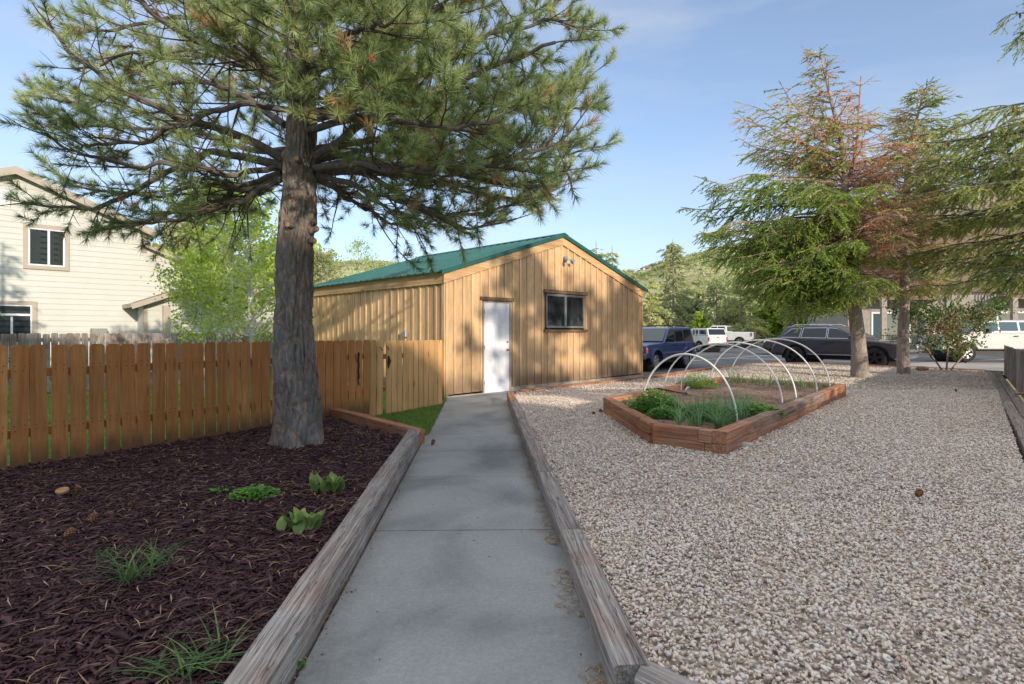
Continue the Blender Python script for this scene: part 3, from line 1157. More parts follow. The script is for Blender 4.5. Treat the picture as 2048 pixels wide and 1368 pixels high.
m.box((3.9, .3, 1.52), (.5, .2, .06)); m.box((3.75, .3, 1.58), (.08, .08, .1))
m.build('stud', 'cedar_light', shed)
m = MB()
m.box((4.1, 1.9, 1.8), (3.4, .04, 2.4))
m.build('dark_backing', 'interior_dark', shed)  # dark sheet standing in for the unlit interior behind the window
# flood light under the peak
fl = MB().box((4.05, -.08, 3.33), (.13, .04, .13)).build('floodlight', 'galvanised', shed, bevel=.01)
for sx, tilt in ((-.06, -.5), (.10, .45)):
    dr = Vector((math.sin(tilt) * .6, -.8, -.45)).normalized()
    c = Vector((4.05 + sx, -.13, 3.30))
    m = MB().tube([c - dr * .02, c + dr * .02, c + dr * .05, c + dr * .13, c + dr * .15], [.02, .03, .045, .062, .062], 12)
    lamp = m.build('lamp_head', 'galvanised', fl, smooth=True)
    m = MB().tube([c + dr * .151, c + dr * .156], .054, 12)
    m.build('lens', 'lens_clear', lamp)
# utility box on the shed side
o = MB().box((0, 0, 0), (.07, .16, .14)).build('junction_box', 'grey_metal', shed, bevel=.01)
o.location = (-.06, 1.45, 1.31)

# ================================================================ CREAM HOUSE
HO = Vector((-16.2, 18.0, 0))
house = thing('cream_house', 'cream two storey house with lap siding and taupe trim behind the grey fence', 'house', HO, ROTZ)
hx = lambda x: (6.45 - .405 * abs(x - .38))          # upper roof line
lxz = lambda x: 4.47 - .41 * (x - 4.0)               # lower wing roof line
WIN = [(.69, 1.62, 3.52, 4.78)]


def lap(m, xa, xb, z0, z1, top, y=0.0, pitch=.185, skip=()):
    """lap siding rows clipped by the roof line top(x)"""
    z = z0
    while z < z1:
        h = min(pitch, z1 - z)
        zt = z + h
        def clip(za):
            # x range where top(x) >= za
            N = 200
            xs = [xa + (xb - xa) * i / N for i in range(N + 1)]
            ok = [q for q in xs if top(q) >= za]
            return (ok[0], ok[-1]) if ok else None
        a, b = clip(z), clip(zt)
        if a:
            if not b: b = ((a[0] + a[1]) / 2 - .01, (a[0] + a[1]) / 2 + .01); 
            ya, yb = y - .020, y - .004
            m.add([(a[0], ya, z), (a[1], ya, z), (b[1], yb, zt), (b[0], yb, zt), (a[0], y, z), (a[1], y, z)], [(0, 1, 2, 3), (0, 4, 5, 1)])
        z += pitch


m = MB()
lap(m, -3.3, 4.0, -.1, 6.4, hx)
lap(m, 4.0, 9.2, -.1, 4.5, lxz)
m.build('wall', 'cream_siding', house)
m = MB()   # body behind the siding
m.prism([(-3.3, -.1), (4.0, -.1), (4.0, hx(4)), (.38, hx(.38)), (-3.3, hx(-3.3))], .0, 8)
m.prism([(4.002, -.1), (9.2, -.1), (9.2, lxz(9.2)), (4.002, lxz(4))], .0, 8)
m.build('wall', 'cream_siding', house)
m = MB()
for (f0, xa, xb) in ((hx, -3.8, .38), (hx, .38, 4.25)):
    m.prism([(xa, f0(xa) + .02), (xb, f0(xb) + .02), (xb, f0(xb) + .16), (xa, f0(xa) + .16)], -.30, 8.2)
m.prism([(3.85, lxz(3.85) + .02), (9.6, lxz(9.6) + .02), (9.6, lxz(9.6) + .15), (3.85, lxz(3.85) + .15)], -.28, 8.2)
roof = m.build('roof', 'shingle', house)
m = MB()
for (f0, xa, xb) in ((hx, -3.8, .38), (hx, .38, 4.27)):
    m.prism([(xa, f0(xa) - .08), (xb, f0(xb) - .08), (xb, f0(xb) + .17), (xa, f0(xa) + .17)], -.34, -.30)
m.prism([(3.85, lxz(3.85) - .06), (9.6, lxz(9.6) - .06), (9.6, lxz(9.6) + .16), (3.85, lxz(3.85) + .16)], -.32, -.28)
m.build('fascia', 'taupe_trim', house)
m = MB()
m.box((3.93, -.035, 4.65), (.14, .03, .8)); m.box((4.07, -.035, 1.0), (.12, .03, .1))
m.build('corner_board', 'taupe_trim', house)


def hwin(x0, x1, z0, z1, mull, drape):
    m = MB()
    t_ = .12
    for a, b, c, d in ((x0 - t_, x1 + t_, z1, z1 + t_), (x0 - t_, x1 + t_, z0 - t_, z0), (x0 - t_, x0, z0, z1), (x1, x1 + t_, z0, z1)):
        m.box(((a + b) / 2, -.045, (c + d) / 2), (b - a, .05, d - c))
    w_ = m.build('window', 'taupe_trim', house)
    m = MB()
    f_ = .045
    for a, b, c, d in ((x0, x1, z1 - f_, z1), (x0, x1, z0, z0 + f_), (x0, x0 + f_, z0 + f_, z1 - f_), (x1 - f_, x1, z0 + f_, z1 - f_)):
        m.box(((a + b) / 2, -.040, (c + d) / 2), (b - a, .03, d - c))
    for q in mull:
        if q[0] == 'v': m.box((q[1], -.040, (q[2] + q[3]) / 2), (.06, .028, q[3] - q[2] - .09))
        else: m.box(((x0 + x1) / 2, -.039, q[1]), (x1 - x0 - .09, .028, .07))
    m.build('frame', 'white_paint', w_)
    MB().box(((x0 + x1) / 2, -.028, (z0 + z1) / 2), (x1 - x0 - .08, .004, z1 - z0 - .08)).build('pane', 'window_glass', w_)
    m = MB()
    for a, b, mt in drape:
        md = MB()
        n = max(3, int((b - a) / .05))
        pts = [(a + (b - a) * i / n, -.018 + .008 * math.sin(i * 2.4)) for i in range(n + 1)]
        md.add([(p[0], p[1], z0 + .03) for p in pts] + [(p[0], p[1], z1 - .03) for p in pts], [(i, i + 1, i + n + 2, i + n + 1) for i in range(n)])
        md.build('curtain', mt, w_)
    MB().box(((x0 + x1) / 2, -.008, (z0 + z1) / 2), (x1 - x0, .004, z1 - z0)).build('room_shade', 'interior_dark', w_)


hwin(.70, 1.64, 3.54, 4.76, [('v', 1.22, 3.54, 4.76)], [(.74, 1.02, 'curtain_pale'), (1.46, 1.60, 'curtain_tan'), (1.26, 1.36, 'curtain_pale')])
hwin(-1.6, .80, 1.1, 2.24, [('h', 1.92), ('v', .30, 1.1, 1.9)], [])
m = MB()
for i in range(9):
    m.box((.0, -.04, 5.42 + i * .05), (.42, .03, .03))
m.box((0, -.03, 5.62), (.52, .02, .52))
m.build('gable_vent', 'white_paint', house)
# bump-out with its own small gable
m = MB()
bt = lambda x: 3.05 - .405 * abs(x - 5.4)
lap(m, 3.72, 7.1, -.1, 3.05, bt, y=-1.0)
m.prism([(3.72, -.1), (7.1, -.1), (7.1, bt(7.1)), (5.4, bt(5.4)), (3.72, bt(3.72))], -1.0, -.02)
m.build('wall', 'cream_siding', house)
m = MB()
for xa, xb in ((3.3, 5.4), (5.4, 7.5)):
    m.prism([(xa, bt(xa) + .02), (xb, bt(xb) + .02), (xb, bt(xb) + .12), (xa, bt(xa) + .12)], -1.45, -.02)
m.build('roof', 'shingle', house)
m = MB()
for xa, xb in ((3.28, 5.4), (5.4, 7.52)):
    m.prism([(xa, bt(xa) - .05), (xb, bt(xb) - .05), (xb, bt(xb) + .13), (xa, bt(xa) + .13)], -1.49, -1.45)
m.box((3.76, -1.03, 1.1), (.12, .05, 2.5)); m.box((4.35, -1.25, 1.15), (.22, .12, 2.3)); m.box((3.28, -.75, 2.27), (.05, 1.4, .14))
m.build('fascia', 'taupe_trim', house)
o = MB().box((0, 0, 0), (.45, .3, .26)).build('utility_box', 'galvanised', house, bevel=.02)
o.location = (2.55, -.22, 1.36)

# unseen house mass behind the viewpoint, outline stepped to shape the garden's shade
back = thing('shade_house', 'unseen house mass behind the viewpoint, outlined to shade the garden', 'house', (0, -2.0, 0))
back['kind'] = 'structure'

m = MB()
DSH = 27.0      # how far back the shading outline is slid along the sun's direction
m.prism([(x_ + DSH * .5, -.15 if z_ < 0 else z_ + DSH * .268) for x_, z_ in [(-18, -1), (40, -1), (40, 5.0), (15.6, 4.9), (11.9, 4.35), (9.2, 4.35), (8.4, 5.35), (7.2, 5.75), (2.6, 5.9), (1.6, 6.9), (-12, 7.0), (-18, 4.4)]], -2.6 - DSH * .866, -12 - DSH * .866)
m.build('wall', 'cream_siding', back)
# ================================================================ STUFF ON THE GROUND
def convex_stone(n, flat, seed):
    r = np.random.default_rng(seed)
    import bmesh
    bm = bmesh.new()
    for _ in range(n):
        v = r.normal(size=3); v /= np.linalg.norm(v)
        v *= .5 * r.uniform(.75, 1.0)
        bm.verts.new((v[0] * r.uniform(.8, 1.2), v[1] * .8, v[2] * flat))
    bmesh.ops.convex_hull(bm, input=bm.verts)
    for v in [v for v in bm.verts if not v.link_faces]:
        bm.verts.remove(v)
    bmesh.ops.triangulate(bm, faces=bm.faces)
    bm.verts.index_update()
    V = np.array([v.co[:] for v in bm.verts]); F = np.array([[v.index for v in f.verts] for f in bm.faces])
    bm.free()
    return V, F


BED = [P(1205.7, 795, .31), P(1299.4, 848, .31), P(1453, 865, .31), P(1692, 768, .31), Vector((4.95, 13.45, 0))]
BEDO = [(p.x, p.y) for p in BED]


def gravel(n, y0, y1, s0, s1, variants, seed):
    p = sample_poly([(max(-.2, 0), y0), (18, y0), (18, y1), (0, y1)], n * 3)
    p = p[inpoly(p, GRAVEL) & ~inpoly(p, BEDO) & inview(p, 60)]
    p = p[:n]
    z = np.array([gz(a, b) for a, b in p]) if len(p) < 200000 else None
    m_ = len(p)
    rm_ = rotm(rng.normal(0, .5, m_), rng.normal(0, .5, m_), rng.uniform(0, 2 * PI, m_))
    sc_ = rng.uniform(s0, s1, m_)
    pos = np.column_stack([p, z + rng.uniform(-.006, .016, m_)])
    sc_ = sc_ * np.where(rng.uniform(size=m_) < .3, .62, 1.0)
    return scatter(variants, pos, rm_, np.column_stack([sc_ * rng.uniform(.8, 1.35, m_), sc_ * rng.uniform(.7, 1.05, m_), sc_ * rng.uniform(.6, 1.0, m_)]), rng.uniform(0, 1, m_))


def join(parts):
    Vs, Fs, Rs = [], [], []
    b = 0
    for v, f, r in parts:
        Vs.append(v); Fs.append(f + b); Rs.append(r); b += len(v)
    return np.concatenate(Vs), np.concatenate(Fs), np.concatenate(Rs)


st_hi = [convex_stone(9, .62, i) for i in range(12)]
st_lo = [convex_stone(8, .6, i + 50) for i in range(10)]
parts = [gravel(70000, 1.4, 4.2, .021, .044, st_hi, 1), gravel(48000, 4.2, 7.0, .024, .048, st_lo, 2), gravel(62000, 7.0, 12.5, .026, .05, st_lo, 3), gravel(30000, 12.5, 23.5, .036, .068, st_lo, 4)]
V, F, Rr = join(parts)
tag(np_obj('gravel', V, F, 'stone', Rr), 'pale tan crushed gravel covering the yard right of the path', 'gravel', kind='stuff')


def chip(seed):
    r = np.random.default_rng(seed)
    L, W, T = 1.0, r.uniform(.16, .38), r.uniform(.05, .10)
    b = r.uniform(-.12, .12)
    v = []
    for i, x in enumerate((-.5, 0, .5)):
        w = W * (1 if i == 1 else r.uniform(.25, .8))
        yo = b if i == 1 else r.uniform(-.05, .05)
        for sy, sz in ((-1, 0), (1, 0), (0.3, 1)):
            v.append((x * L, yo + sy * w / 2, sz * T + (.04 * (i == 1))))
    f = []
    for i in (0, 1):
        a, c = i * 3, (i + 1) * 3
        for j in range(3):
            j2 = (j + 1) % 3
            f += [(a + j, c + j, c + j2), (a + j, c + j2, a + j2)]
    f += [(0, 2, 1), (6, 7, 8)]
    return np.array(v), np.array(f)


chips = [chip(i) for i in range(14)]


def mulch(n, y0, y1, s0, s1):
    p = sample_poly([(-7, y0), (-.8, y0), (-.8, y1), (-7, y1)], n * 2)
    p = p[inpoly(p, MULCH) & inview(p, 80)][:n]
    k = len(p)
    z = np.array([mz(a, b) for a, b in p])
    rm_ = rotm(rng.normal(0, .3, k), rng.normal(0, .22, k), rng.uniform(0, 2 * PI, k))
    s = rng.uniform(s0, s1, k) * np.where(rng.uniform(size=k) < .10, 1.7, 1) * np.where(rng.uniform(size=k) < .3, .6, 1)
    pos = np.column_stack([p, z + rng.uniform(-.006, .014, k)])
    return scatter(chips, pos, rm_, s, rng.beta(1.6, 2.2, k))


V, F, Rr = join([mulch(38000, 1.2, 3.6, .025, .068), mulch(26000, 3.6, 6, .028, .07), mulch(22000, 6, 9.2, .035, .08)])
tag(np_obj('mulch', V, F, 'mulch_chip', Rr), 'dark reddish brown shredded bark mulch around the pine', 'mulch', kind='stuff')


def straw(name, label, pts_fn, n, l0, l1, wd=.0022):
    tr, rr = [], []
    k = 0
    while k < n:
        q = pts_fn()
        if q is None: continue
        x, y, z = q
        a = random.uniform(0, PI); L = random.uniform(l0, l1); b = random.uniform(-.25, .25)
        u = Vector((math.cos(a), math.sin(a), random.uniform(-.06, .10))) * L / 2
        s = Vector((-math.sin(a), math.cos(a), 0))
        p0, p1, p2 = Vector((x, y, z)) - u, Vector((x, y, z + .006)) + s * b * L * .3, Vector((x, y, z)) + u
        w = s * wd * (1 + y * .12)
        tr += [p0, p1 + w, p1 - w, p1 + w, p2, p1 - w]
        rr += [random.random()] * 6
        k += 1
    V = np.array([tuple(t) for t in tr]); F = np.arange(len(V)).reshape(-1, 3)
    tag(np_obj(name, V, F, 'straw', rr), label, 'needle litter', kind='stuff')


def on_mulch():
    x, y = random.uniform(-6, -1.1), 1.6 + 7 * random.random() ** 1.0
    if not inpoly(np.array([[x, y]]), MULCH)[0] or abs(x / y) > .95: return None
    return x, y, mz(x, y) + .022


def by_timber():
    y = 1.7 + 8 * random.random() ** 1.3
    if noise.noise(Vector((y * 2.2, 0, 4))) < -.12: return None
    return prt(y) - abs(random.gauss(0, .05)), y, .006 if y < 7.5 else -.055


def by_left():
    y = 1.6 + 5 * random.random()
    return pl(y) + .01 + abs(random.gauss(0, .018)), y, .006


def on_gravel():
    x, y = random.uniform(.6, 12), random.uniform(2, 17)
    if not inpoly(np.array([[x, y]]), GRAVEL)[0] or noise.noise(Vector((x * .5, y * .5, 9))) < .05: return None
    return x, y, gz(x, y) + .035


straw('needle_litter', 'dry tan pine needles strewn over the dark mulch', on_mulch, 1300, .06, .15)
straw('needle_litter', 'dry pine needles caught along the foot of the right path timber', by_timber, 620, .04, .11, .002)
straw('needle_litter', 'dry needles and bits along the foot of the left path timber', by_left, 160, .03, .08, .0014)
straw('needle_litter', 'dry pine needles scattered on the gravel', on_gravel, 350, .06, .13, .0016)

# debris bits on the concrete
tr, rr = [], []
bits = [convex_stone(7, .3, 90 + i) for i in range(4)]
pp = np.array([[random.uniform(-.7, .3), random.uniform(1.8, 7), .004] for _ in range(46)] + [[pl(y) + abs(random.gauss(0, .03)) + .02, y, .004] for y in np.random.default_rng(3).uniform(1.7, 6, 60)])
V, F, Rr = scatter(bits, pp, rotm(rng.normal(0, .1, len(pp)), rng.normal(0, .1, len(pp)), rng.uniform(0, 6, len(pp))), rng.uniform(.006, .020, len(pp)), rng.uniform(.4, 1, len(pp)))
tag(np_obj('bark_bits', V, F, 'mulch_chip', Rr), 'small dark bark crumbs on the concrete path', 'bark bits', kind='stuff')


def grass_variant(n, h, spread, wd, bend=.5):
    tr = []
    for _ in range(n):
        a = random.uniform(0, 2 * PI)
        tr += blade_tris(h * random.uniform(.5, 1), wd, random.uniform(0, bend), random.uniform(0, 2 * PI), random.uniform(0, .4), 2, (random.uniform(-spread, spread), random.uniform(-spread, spread), 0))
    return tris_variant(tr)


gv = [grass_variant(8, .07, .05, .006) for _ in range(6)]


def grass(name, label, poly, n, z, s0=.7, s1=1.3, mat='grass'):
    p = sample_poly(poly, n)
    zz = np.array([z(a, b) for a, b in p]) if callable(z) else np.full(len(p), z)
    V, F, Rr = scatter(gv, np.column_stack([p, zz]), rotm(rng.normal(0, .1, n), rng.normal(0, .1, n), rng.uniform(0, 6.3, n)), rng.uniform(s0, s1, n), rng.uniform(.1, .95, n))
    return tag(np_obj(name, V, F, mat, Rr), label, 'grass', kind='stuff')


grass('grass', 'small patch of green grass between the gate, mulch corner and path', [(-1.20, 7.2), (-1.12, 7.05), (-1.26, 9.4), (-1.42, 12.3), (-1.62, 12.3), (-2.0, 10.6), (-3.1, 9.0)], 3600, -.075, .7, 1.15)
grass('grass', 'green lawn grass seen through the gaps of the cedar fence', [(-4.9, 5.9), (-3.4, 8.2), (-1.9, 11.2), (-6, 16.5), (-14, 14), (-13, 8)], 9000, -.08, .8, 1.4)


def on_poly_edge(): pass


# ================================================================ PLANTS
def blades(name, label, cat, loc, n, L, wd, mat, bend=(.3, 1.2), lean=(.1, .8), spread=.05, segs=5, group=None, part=False):
    tr, rr = [], []
    for _ in range(n):
        b = blade_tris(L * random.uniform(.55, 1.1), wd * random.uniform(.8, 1.2), random.uniform(*bend), random.uniform(0, 2 * PI), random.uniform(*lean), segs, (random.gauss(0, spread), random.gauss(0, spread), 0))
        tr += b
        rr += [random.random()] * len(b)
    V, F = tris_variant(tr)
    o = np_obj(name, V, F, mat, rr)
    o.location = loc
    return tag(o, label, cat, group)


def gp_(px, py, z=.06):
    p = P(px, py, z)
    return (p.x, p.y, z)


blades('daylily', 'arching grassy clump in the middle of the mulch bed', 'plant', gp_(262, 1165), 48, .26, .0085, 'daylily_leaf', spread=.025)
blades('daylily', 'smaller grassy clump just behind the arching one in the mulch', 'plant', gp_(322, 1132), 26, .20, .007, 'daylily_leaf', spread=.02)
blades('daylily', 'strappy green clump at the bottom edge of the mulch bed', 'plant', gp_(375, 1345), 46, .155, .010, 'daylily_leaf', bend=(.7, 1.4), lean=(.4, 1.1), spread=.05)
blades('daylily', 'sparse thin grassy sprig beside the timber at the bottom of the mulch bed', 'plant', gp_(440, 1292), 11, .20, .008, 'daylily_leaf', lean=(.4, 1.2), spread=.02)
blades('weed', 'tiny feathery grey green tuft left of the grassy clump', 'weed', gp_(215, 1118), 60, .09, .0025, 'daylily_leaf', spread=.03)
for i, (px, py) in enumerate(((650, 985), (608, 1060))):
    x, y, z = gp_(px, py)
    tr, rr = [], []
    for k in range(22 if i else 26):
        az = random.uniform(0, 2 * PI)
        b = blade_tris(random.uniform(.11, .17), random.uniform(.06, .085), random.uniform(.1, .5), az, random.uniform(.05, .5), 7, (random.gauss(0, .055), random.gauss(0, .03), 0), True)
        # cup the leaf: push middles outwards
        tr += b
        rr += [random.random() * (.7 + .3 * (k % 4 == 0))] * len(b)
    V, F = tris_variant(tr)
    o = np_obj('tulip_clump', V, F, 'tulip_leaf', rr)
    o.location = (x, y, z)
    tag(o, ('broad leaved yellow green tulip clump nearer the pine', 'broad leaved green tulip clump in front, closest to the path timber')[i], 'plant', 'tulip clumps in the mulch')


def leafy(name, label, cat, loc, n, rx_, ry_, hgt, leaf, mat, group=None, stems=True):
    """low bushy plant made of small leaves around thin stems"""
    tr, rr = [], []
    for _ in range(n):
        a, q = random.uniform(0, 2 * PI), math.sqrt(random.random())
        x, y = math.cos(a) * q * rx_, math.sin(a) * q * ry_
        z = hgt * (1 - .75 * q * q) * random.uniform(.25, 1.05)
        az = random.uniform(0, 2 * PI)
        u = Vector((math.cos(az), math.sin(az), random.uniform(-.1, .7))) * leaf * random.uniform(.6, 1.2)
        s = u.cross(Vector((random.uniform(-.3, .3), random.uniform(-.3, .3), 1))).normalized() * leaf * .33
        p = Vector((x, y, z))
        tr += [p, p + u * .5 + s, p + u, p, p + u, p + u * .5 - s]
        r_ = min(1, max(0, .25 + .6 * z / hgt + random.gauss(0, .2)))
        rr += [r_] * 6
        if stems and random.random() < .15:
            w = Vector((.002, .001, 0))
            tr += [Vector((x * .3, y * .3, 0)) - w, Vector((x * .3, y * .3, 0)) + w, p]
            rr += [.2] * 3
    V = np.array([tuple(t) for t in tr]); F = np.arange(len(V)).reshape(-1, 3)
    o = np_obj(name, V, F, mat, rr)
    o.location = loc
    return tag(o, label, cat, group)


leafy('weed', 'low spreading bright green weed in the mulch left of the tulips', 'weed', gp_(510, 995), 650, .20, .15, .09, .030, 'herb')
leafy('weed', 'small round leaved seedling left of the bright green weed', 'weed', gp_(438, 985), 60, .07, .05, .05, .03, 'herb')
leafy('weed', 'small green sprout against the path timber at the bottom of the photo', 'weed', gp_(600, 1335, 0), 26, .018, .018, .03, .018, 'herb')
for k, (px, py) in enumerate(((1435, 1125), (1650, 1128), (1592, 1225), (1948, 1210), (1975, 1240), (1660, 905), (1412, 1122))):
    x, y, z = gp_(px, py, .08)
    blades('grass_sprout', 'thin pale green grass sprout growing up through the gravel', 'sprout', (x, y, gz(x, y)), 7, .085, .003, 'daylily_leaf', lean=(.05, .5), spread=.02, group='sprouts in the gravel')


# pine cones
def make_cone(seed, L=.075):
    r = random.Random(seed)
    m = MB()
    for i in range(58):
        t = i / 58
        a = i * 2.39996
        rr = .5 * L * math.sin(PI * min(.98, .16 + .80 * t)) * .85
        c = Vector((0, 0, (t - .5) * L))
        d = Vector((math.cos(a), math.sin(a), .5 + t * .5)).normalized()
        s = Vector((-math.sin(a), math.cos(a), 0))
        tip = c + d * rr
        w = .0085 * (1 - .3 * t)
        m.add([c + s * w * .4, c - s * w * .4, tip - s * w - d * .004, tip + Vector((0, 0, -.003)), tip + s * w - d * .004], [(0, 1, 2, 3, 4)], r.random())
        m.add([tip - s * w - d * .004, tip + Vector((0, 0, -.004)), tip + s * w - d * .004, tip + Vector((0, 0, .006))], [(0, 1, 3), (1, 2, 3)], min(1, .6 + r.random() * .4))
    return m.build('pine_cone', 'cone_scale')


cones = [
    (155, 993, .06, 'dark open pine cone right beside the sawn wood disc'), (265, 1022, .06, 'bright orange brown pine cone in the mulch bed'),
    (185, 1053, .06, 'dark pine cone below and left of the orange brown one'), (137, 1085, .06, 'darkest pine cone, lowest of those on the left of the mulch'),
    (681, 880, .08, 'pine cone at the right foot of the pine trunk'), (842, 882, .0, 'pine cone tucked against the corner of the left timber'),
    (866, 890, .0, 'pine cone lying on the concrete path near the step'), (1187, 833, .05, 'left one of the pair of cones by the raised bed corner'),
    (1201, 829, .05, 'right one of the pair of cones by the raised bed corner'), (1838, 1001, .08, 'lone brown pine cone on the open gravel at the right'),
    (1912, 786, .08, 'small round cone on the far gravel before the low fence')]
c0 = make_cone(3)
for i, (px, py, z, lab) in enumerate(cones):
    o = c0 if i == 0 else c0.copy()
    if i: COL.objects.link(o)
    p = P(px, py, z)
    o.location = (p.x, p.y, z + .035 + (.02 if z >= .05 else .0))
    o.rotation_euler = (random.uniform(.9, 1.9), random.uniform(-.4, .4), random.uniform(0, 6))
    s = random.uniform(.85, 1.1)
    o.scale = (s, s, s)
    tag(o, lab, 'pine cone', 'fallen pine cones')
p = P(125, 988, .07)
o = MB().lathe([(0, .0), (.042, 0), (.046, .01), (.044, .022), (.03, .026), (.028, .023), (.015, .026), (0, .024)], n=18).build('wood_disc', 'cut_wood', smooth=True)
o.location = (p.x, p.y, .085); o.rotation_euler = (.25, .1, 0)
tag(o, 'pale sawn wood disc lying on the mulch beside a dark cone', 'wood disc')
p = P(626, 921, .08)
o = MB().lathe([(0, 0), (.022, 0), (.022, .03), (.028, .032), (.028, .055), (.018, .06), (0, .058)], n=16).build('sprinkler_head', 'black_plastic', smooth=True)
o.location = (p.x, p.y, .075)
tag(o, 'small black sprinkler head standing in the mulch below the pine', 'sprinkler')
for px, py, z, s, lab, mt in ((1492, 893, .08, (.17, .13, .07), 'flat tan stone at the front corner of the raised bed', 'stone_edge'), (1843, 740, .1, (.42, .3, .2), 'rounded reddish boulder at the foot of the second spruce', 'terracotta_stone'), (1930, 800, .12, (.30, .12, .05), 'broken orange stone lying on the edging by the low fence', 'terracotta_stone')):
    V, F = convex_stone(40, .9, int(px))
    o = np_obj('rock', V * np.array([[s[0], s[1], s[2]]]) * 1.3, F, mt, np.full(len(V), .5), smooth=False)
    p = P(px, py, z)
    if px == 1930: p = Vector((9.9, 11.05, 0))
    o.location = (p.x, p.y, gz(p.x, p.y) + s[2] * .3 + (.08 if px == 1930 else 0))
    tag(o, lab, 'rock')

# ================================================================ RAISED BED
bed = thing('raised_garden_bed', 'raised vegetable bed of stacked reddish timbers with hoops over it', 'garden bed', (3.4, 9.2, 0))
cen = sum((Vector((p.x, p.y, 0)) for p in BED), Vector()) / 5
ins = []


def inset(poly, d):
    out = []
    n = len(poly)
    for i in range(n):
        a, b, c = poly[i - 1], poly[i], poly[(i + 1) % n]
        e1 = (b - a).normalized(); e2 = (c - b).normalized()
        n1 = Vector((-e1.y, e1.x, 0)); n2 = Vector((-e2.y, e2.x, 0))
        bis = (n1 + n2).normalized()
        out.append(b + bis * d / max(.3, bis.dot(n1)))
    return out


poly = [Vector((p.x, p.y, 0)) for p in BED]
W = .15
mid = inset(poly, W / 2)
inner = inset(poly, W)
area_ok = sum((poly[i].x * poly[(i + 1) % 5].y - poly[(i + 1) % 5].x * poly[i].y) for i in range(5))
segments = [(0, 1, [.22]), (1, 2, [.78]), (2, 3, [.13, .42, .72]), (3, 4, [.55]), (4, 0, [.33, .66])]
for lev, (zt, hh) in enumerate(((.31, .128), (.178, .16))):
    for a, b, cuts in segments:
        A, B = mid[a], mid[b]
        d = (B - A).normalized(); L = (B - A).length
        A2, B2 = A - d * (W / 2 if (a == 2) else .0), B + d * (W / 2 if b in (3,) else -.0)
        if a == 3: A2 = A + d * W / 2
        if b == 2: B2 = B - d * W / 2
        ts = [0] + [min(.93, c + (.10 if lev else 0)) for c in cuts] + [1]
        if lev: ts = [0] + [ts[len(ts) // 2]] + [1]
        for u, v in zip(ts, ts[1:]):
            p, q = A2.lerp(B2, u) + d * .003, A2.lerp(B2, v) - d * .003
            timber(bed, p[:2], q[:2], W, hh, zt + random.uniform(-.002, .003), 'timber_red' if lev or random.random() < .75 else 'timber_mix' if 'timber_mix' in M else 'timber_red', None, jit=.003, cham=.008)
soilz = lambda x, y: .225 + .025 * noise.noise(Vector((x * 2.3, y * 2.3, 0))) + .010 * noise.noise(Vector((x * 9, y * 9, 0)))
so = sheet('soil', [(p.x, p.y) for p in inset(poly, W * .8)], soilz, .12, 'soil')
del so['kind']
so.parent = bed; so.location = (-bed.location.x, -bed.location.y, 0)
clods = [convex_stone(9, .7, 300 + i) for i in range(6)]
p = sample_poly([(q.x, q.y) for q in inset(poly, W * 1.1)], 5200)
V, F, Rr = scatter(clods, np.column_stack([p, [soilz(a, b) for a, b in p]]), rotm(rng.normal(0, .5, len(p)), rng.normal(0, .5, len(p)), rng.uniform(0, 6, len(p))), rng.uniform(.008, .04, len(p)) , rng.uniform(0, 1, len(p)))
o = np_obj('soil_clods', V, F, 'soil', Rr, bed); o.location = (-bed.location.x, -bed.location.y, 0); o['kind'] = 'stuff'
# hoops
hoops = [((2.80, 7.08), (1.86, 8.2), 'hoop nearest, rising out of the leek row at the front'), ((4.28, 9.02), (2.78, 10.5), 'hoop, second from the front of the raised bed'),
         ((4.80, 9.62), (3.30, 11.15), 'hoop in the middle of the five over the bed'), ((5.80, 10.83), (4.32, 12.45), 'hoop, last but one towards the parked cars'), ((6.45, 11.55), (5.02, 13.15), 'hoop farthest away, at the parking end of the bed')]
for (ax, ay), (bx_, by), lab in hoops:
    A, B = Vector((ax, ay, .2)), Vector((bx_, by, .2))
    c = (A + B) / 2; h = (A - B) / 2
    hh = 1.06 - .2 if ax < 3 else 1.16 - .2 + .02 * (ay - 9)
    pts = []
    lean = random.uniform(-.03, .06)
    for i in range(33):
        a = PI * i / 32
        pts.append(Vector((c.x + h.x * math.cos(a), c.y + h.y * math.cos(a), .15 + (hh + .05) * math.sin(a) ** .92)) + Vector((.3, .37, 0)) * lean * math.sin(a))
    o = MB().tube(pts, .0135, 10).build('pvc_hoop', 'pvc', smooth=True, seg_angle=60)
    tag(o, 'white plastic pipe ' + lab, 'hoop', 'white hoops over the raised bed')
# herbs, leeks, onions
leafy('parsley_bush', 'dense dark green parsley bush at the left front corner of the raised bed', 'plant', (1.98, 7.9, .22), 3400, .36, .34, .34, .042, 'herb')
leafy('parsley_bush', 'low lighter green herb spilling in front of the parsley bush', 'plant', (2.0, 7.45, .22), 1300, .26, .2, .17, .03, 'herb')
leafy('parsley_bush', 'small leafy plant at the far left corner against the bed timber', 'plant', (1.72, 8.45, .22), 260, .14, .14, .18, .04, 'herb')
leafy('carrot_bush', 'feathery bright green carrot tops at the back left of the raised bed', 'plant', (3.75, 11.55, .22), 2200, .42, .36, .30, .034, 'herb')
leafy('lettuce_patch', 'low pale green leafy plant behind the leeks near the right timber', 'plant', (3.35, 7.75, .22), 800, .32, .25, .17, .055, 'herb')
leafy('lettuce_patch', 'leafy green seedlings among the middle of the front leeks', 'plant', (2.6, 7.6, .22), 900, .35, .3, .2, .05, 'herb')
lee = blades('leek', 'blue green leek with upright strappy leaves in the front row of the raised bed', 'leek', (0, 0, 0), 9, .40, .022, 'leek', bend=(.1, .9), lean=(.02, .40), spread=.012, segs=5, group='leeks along the front of the raised bed')
spots = []
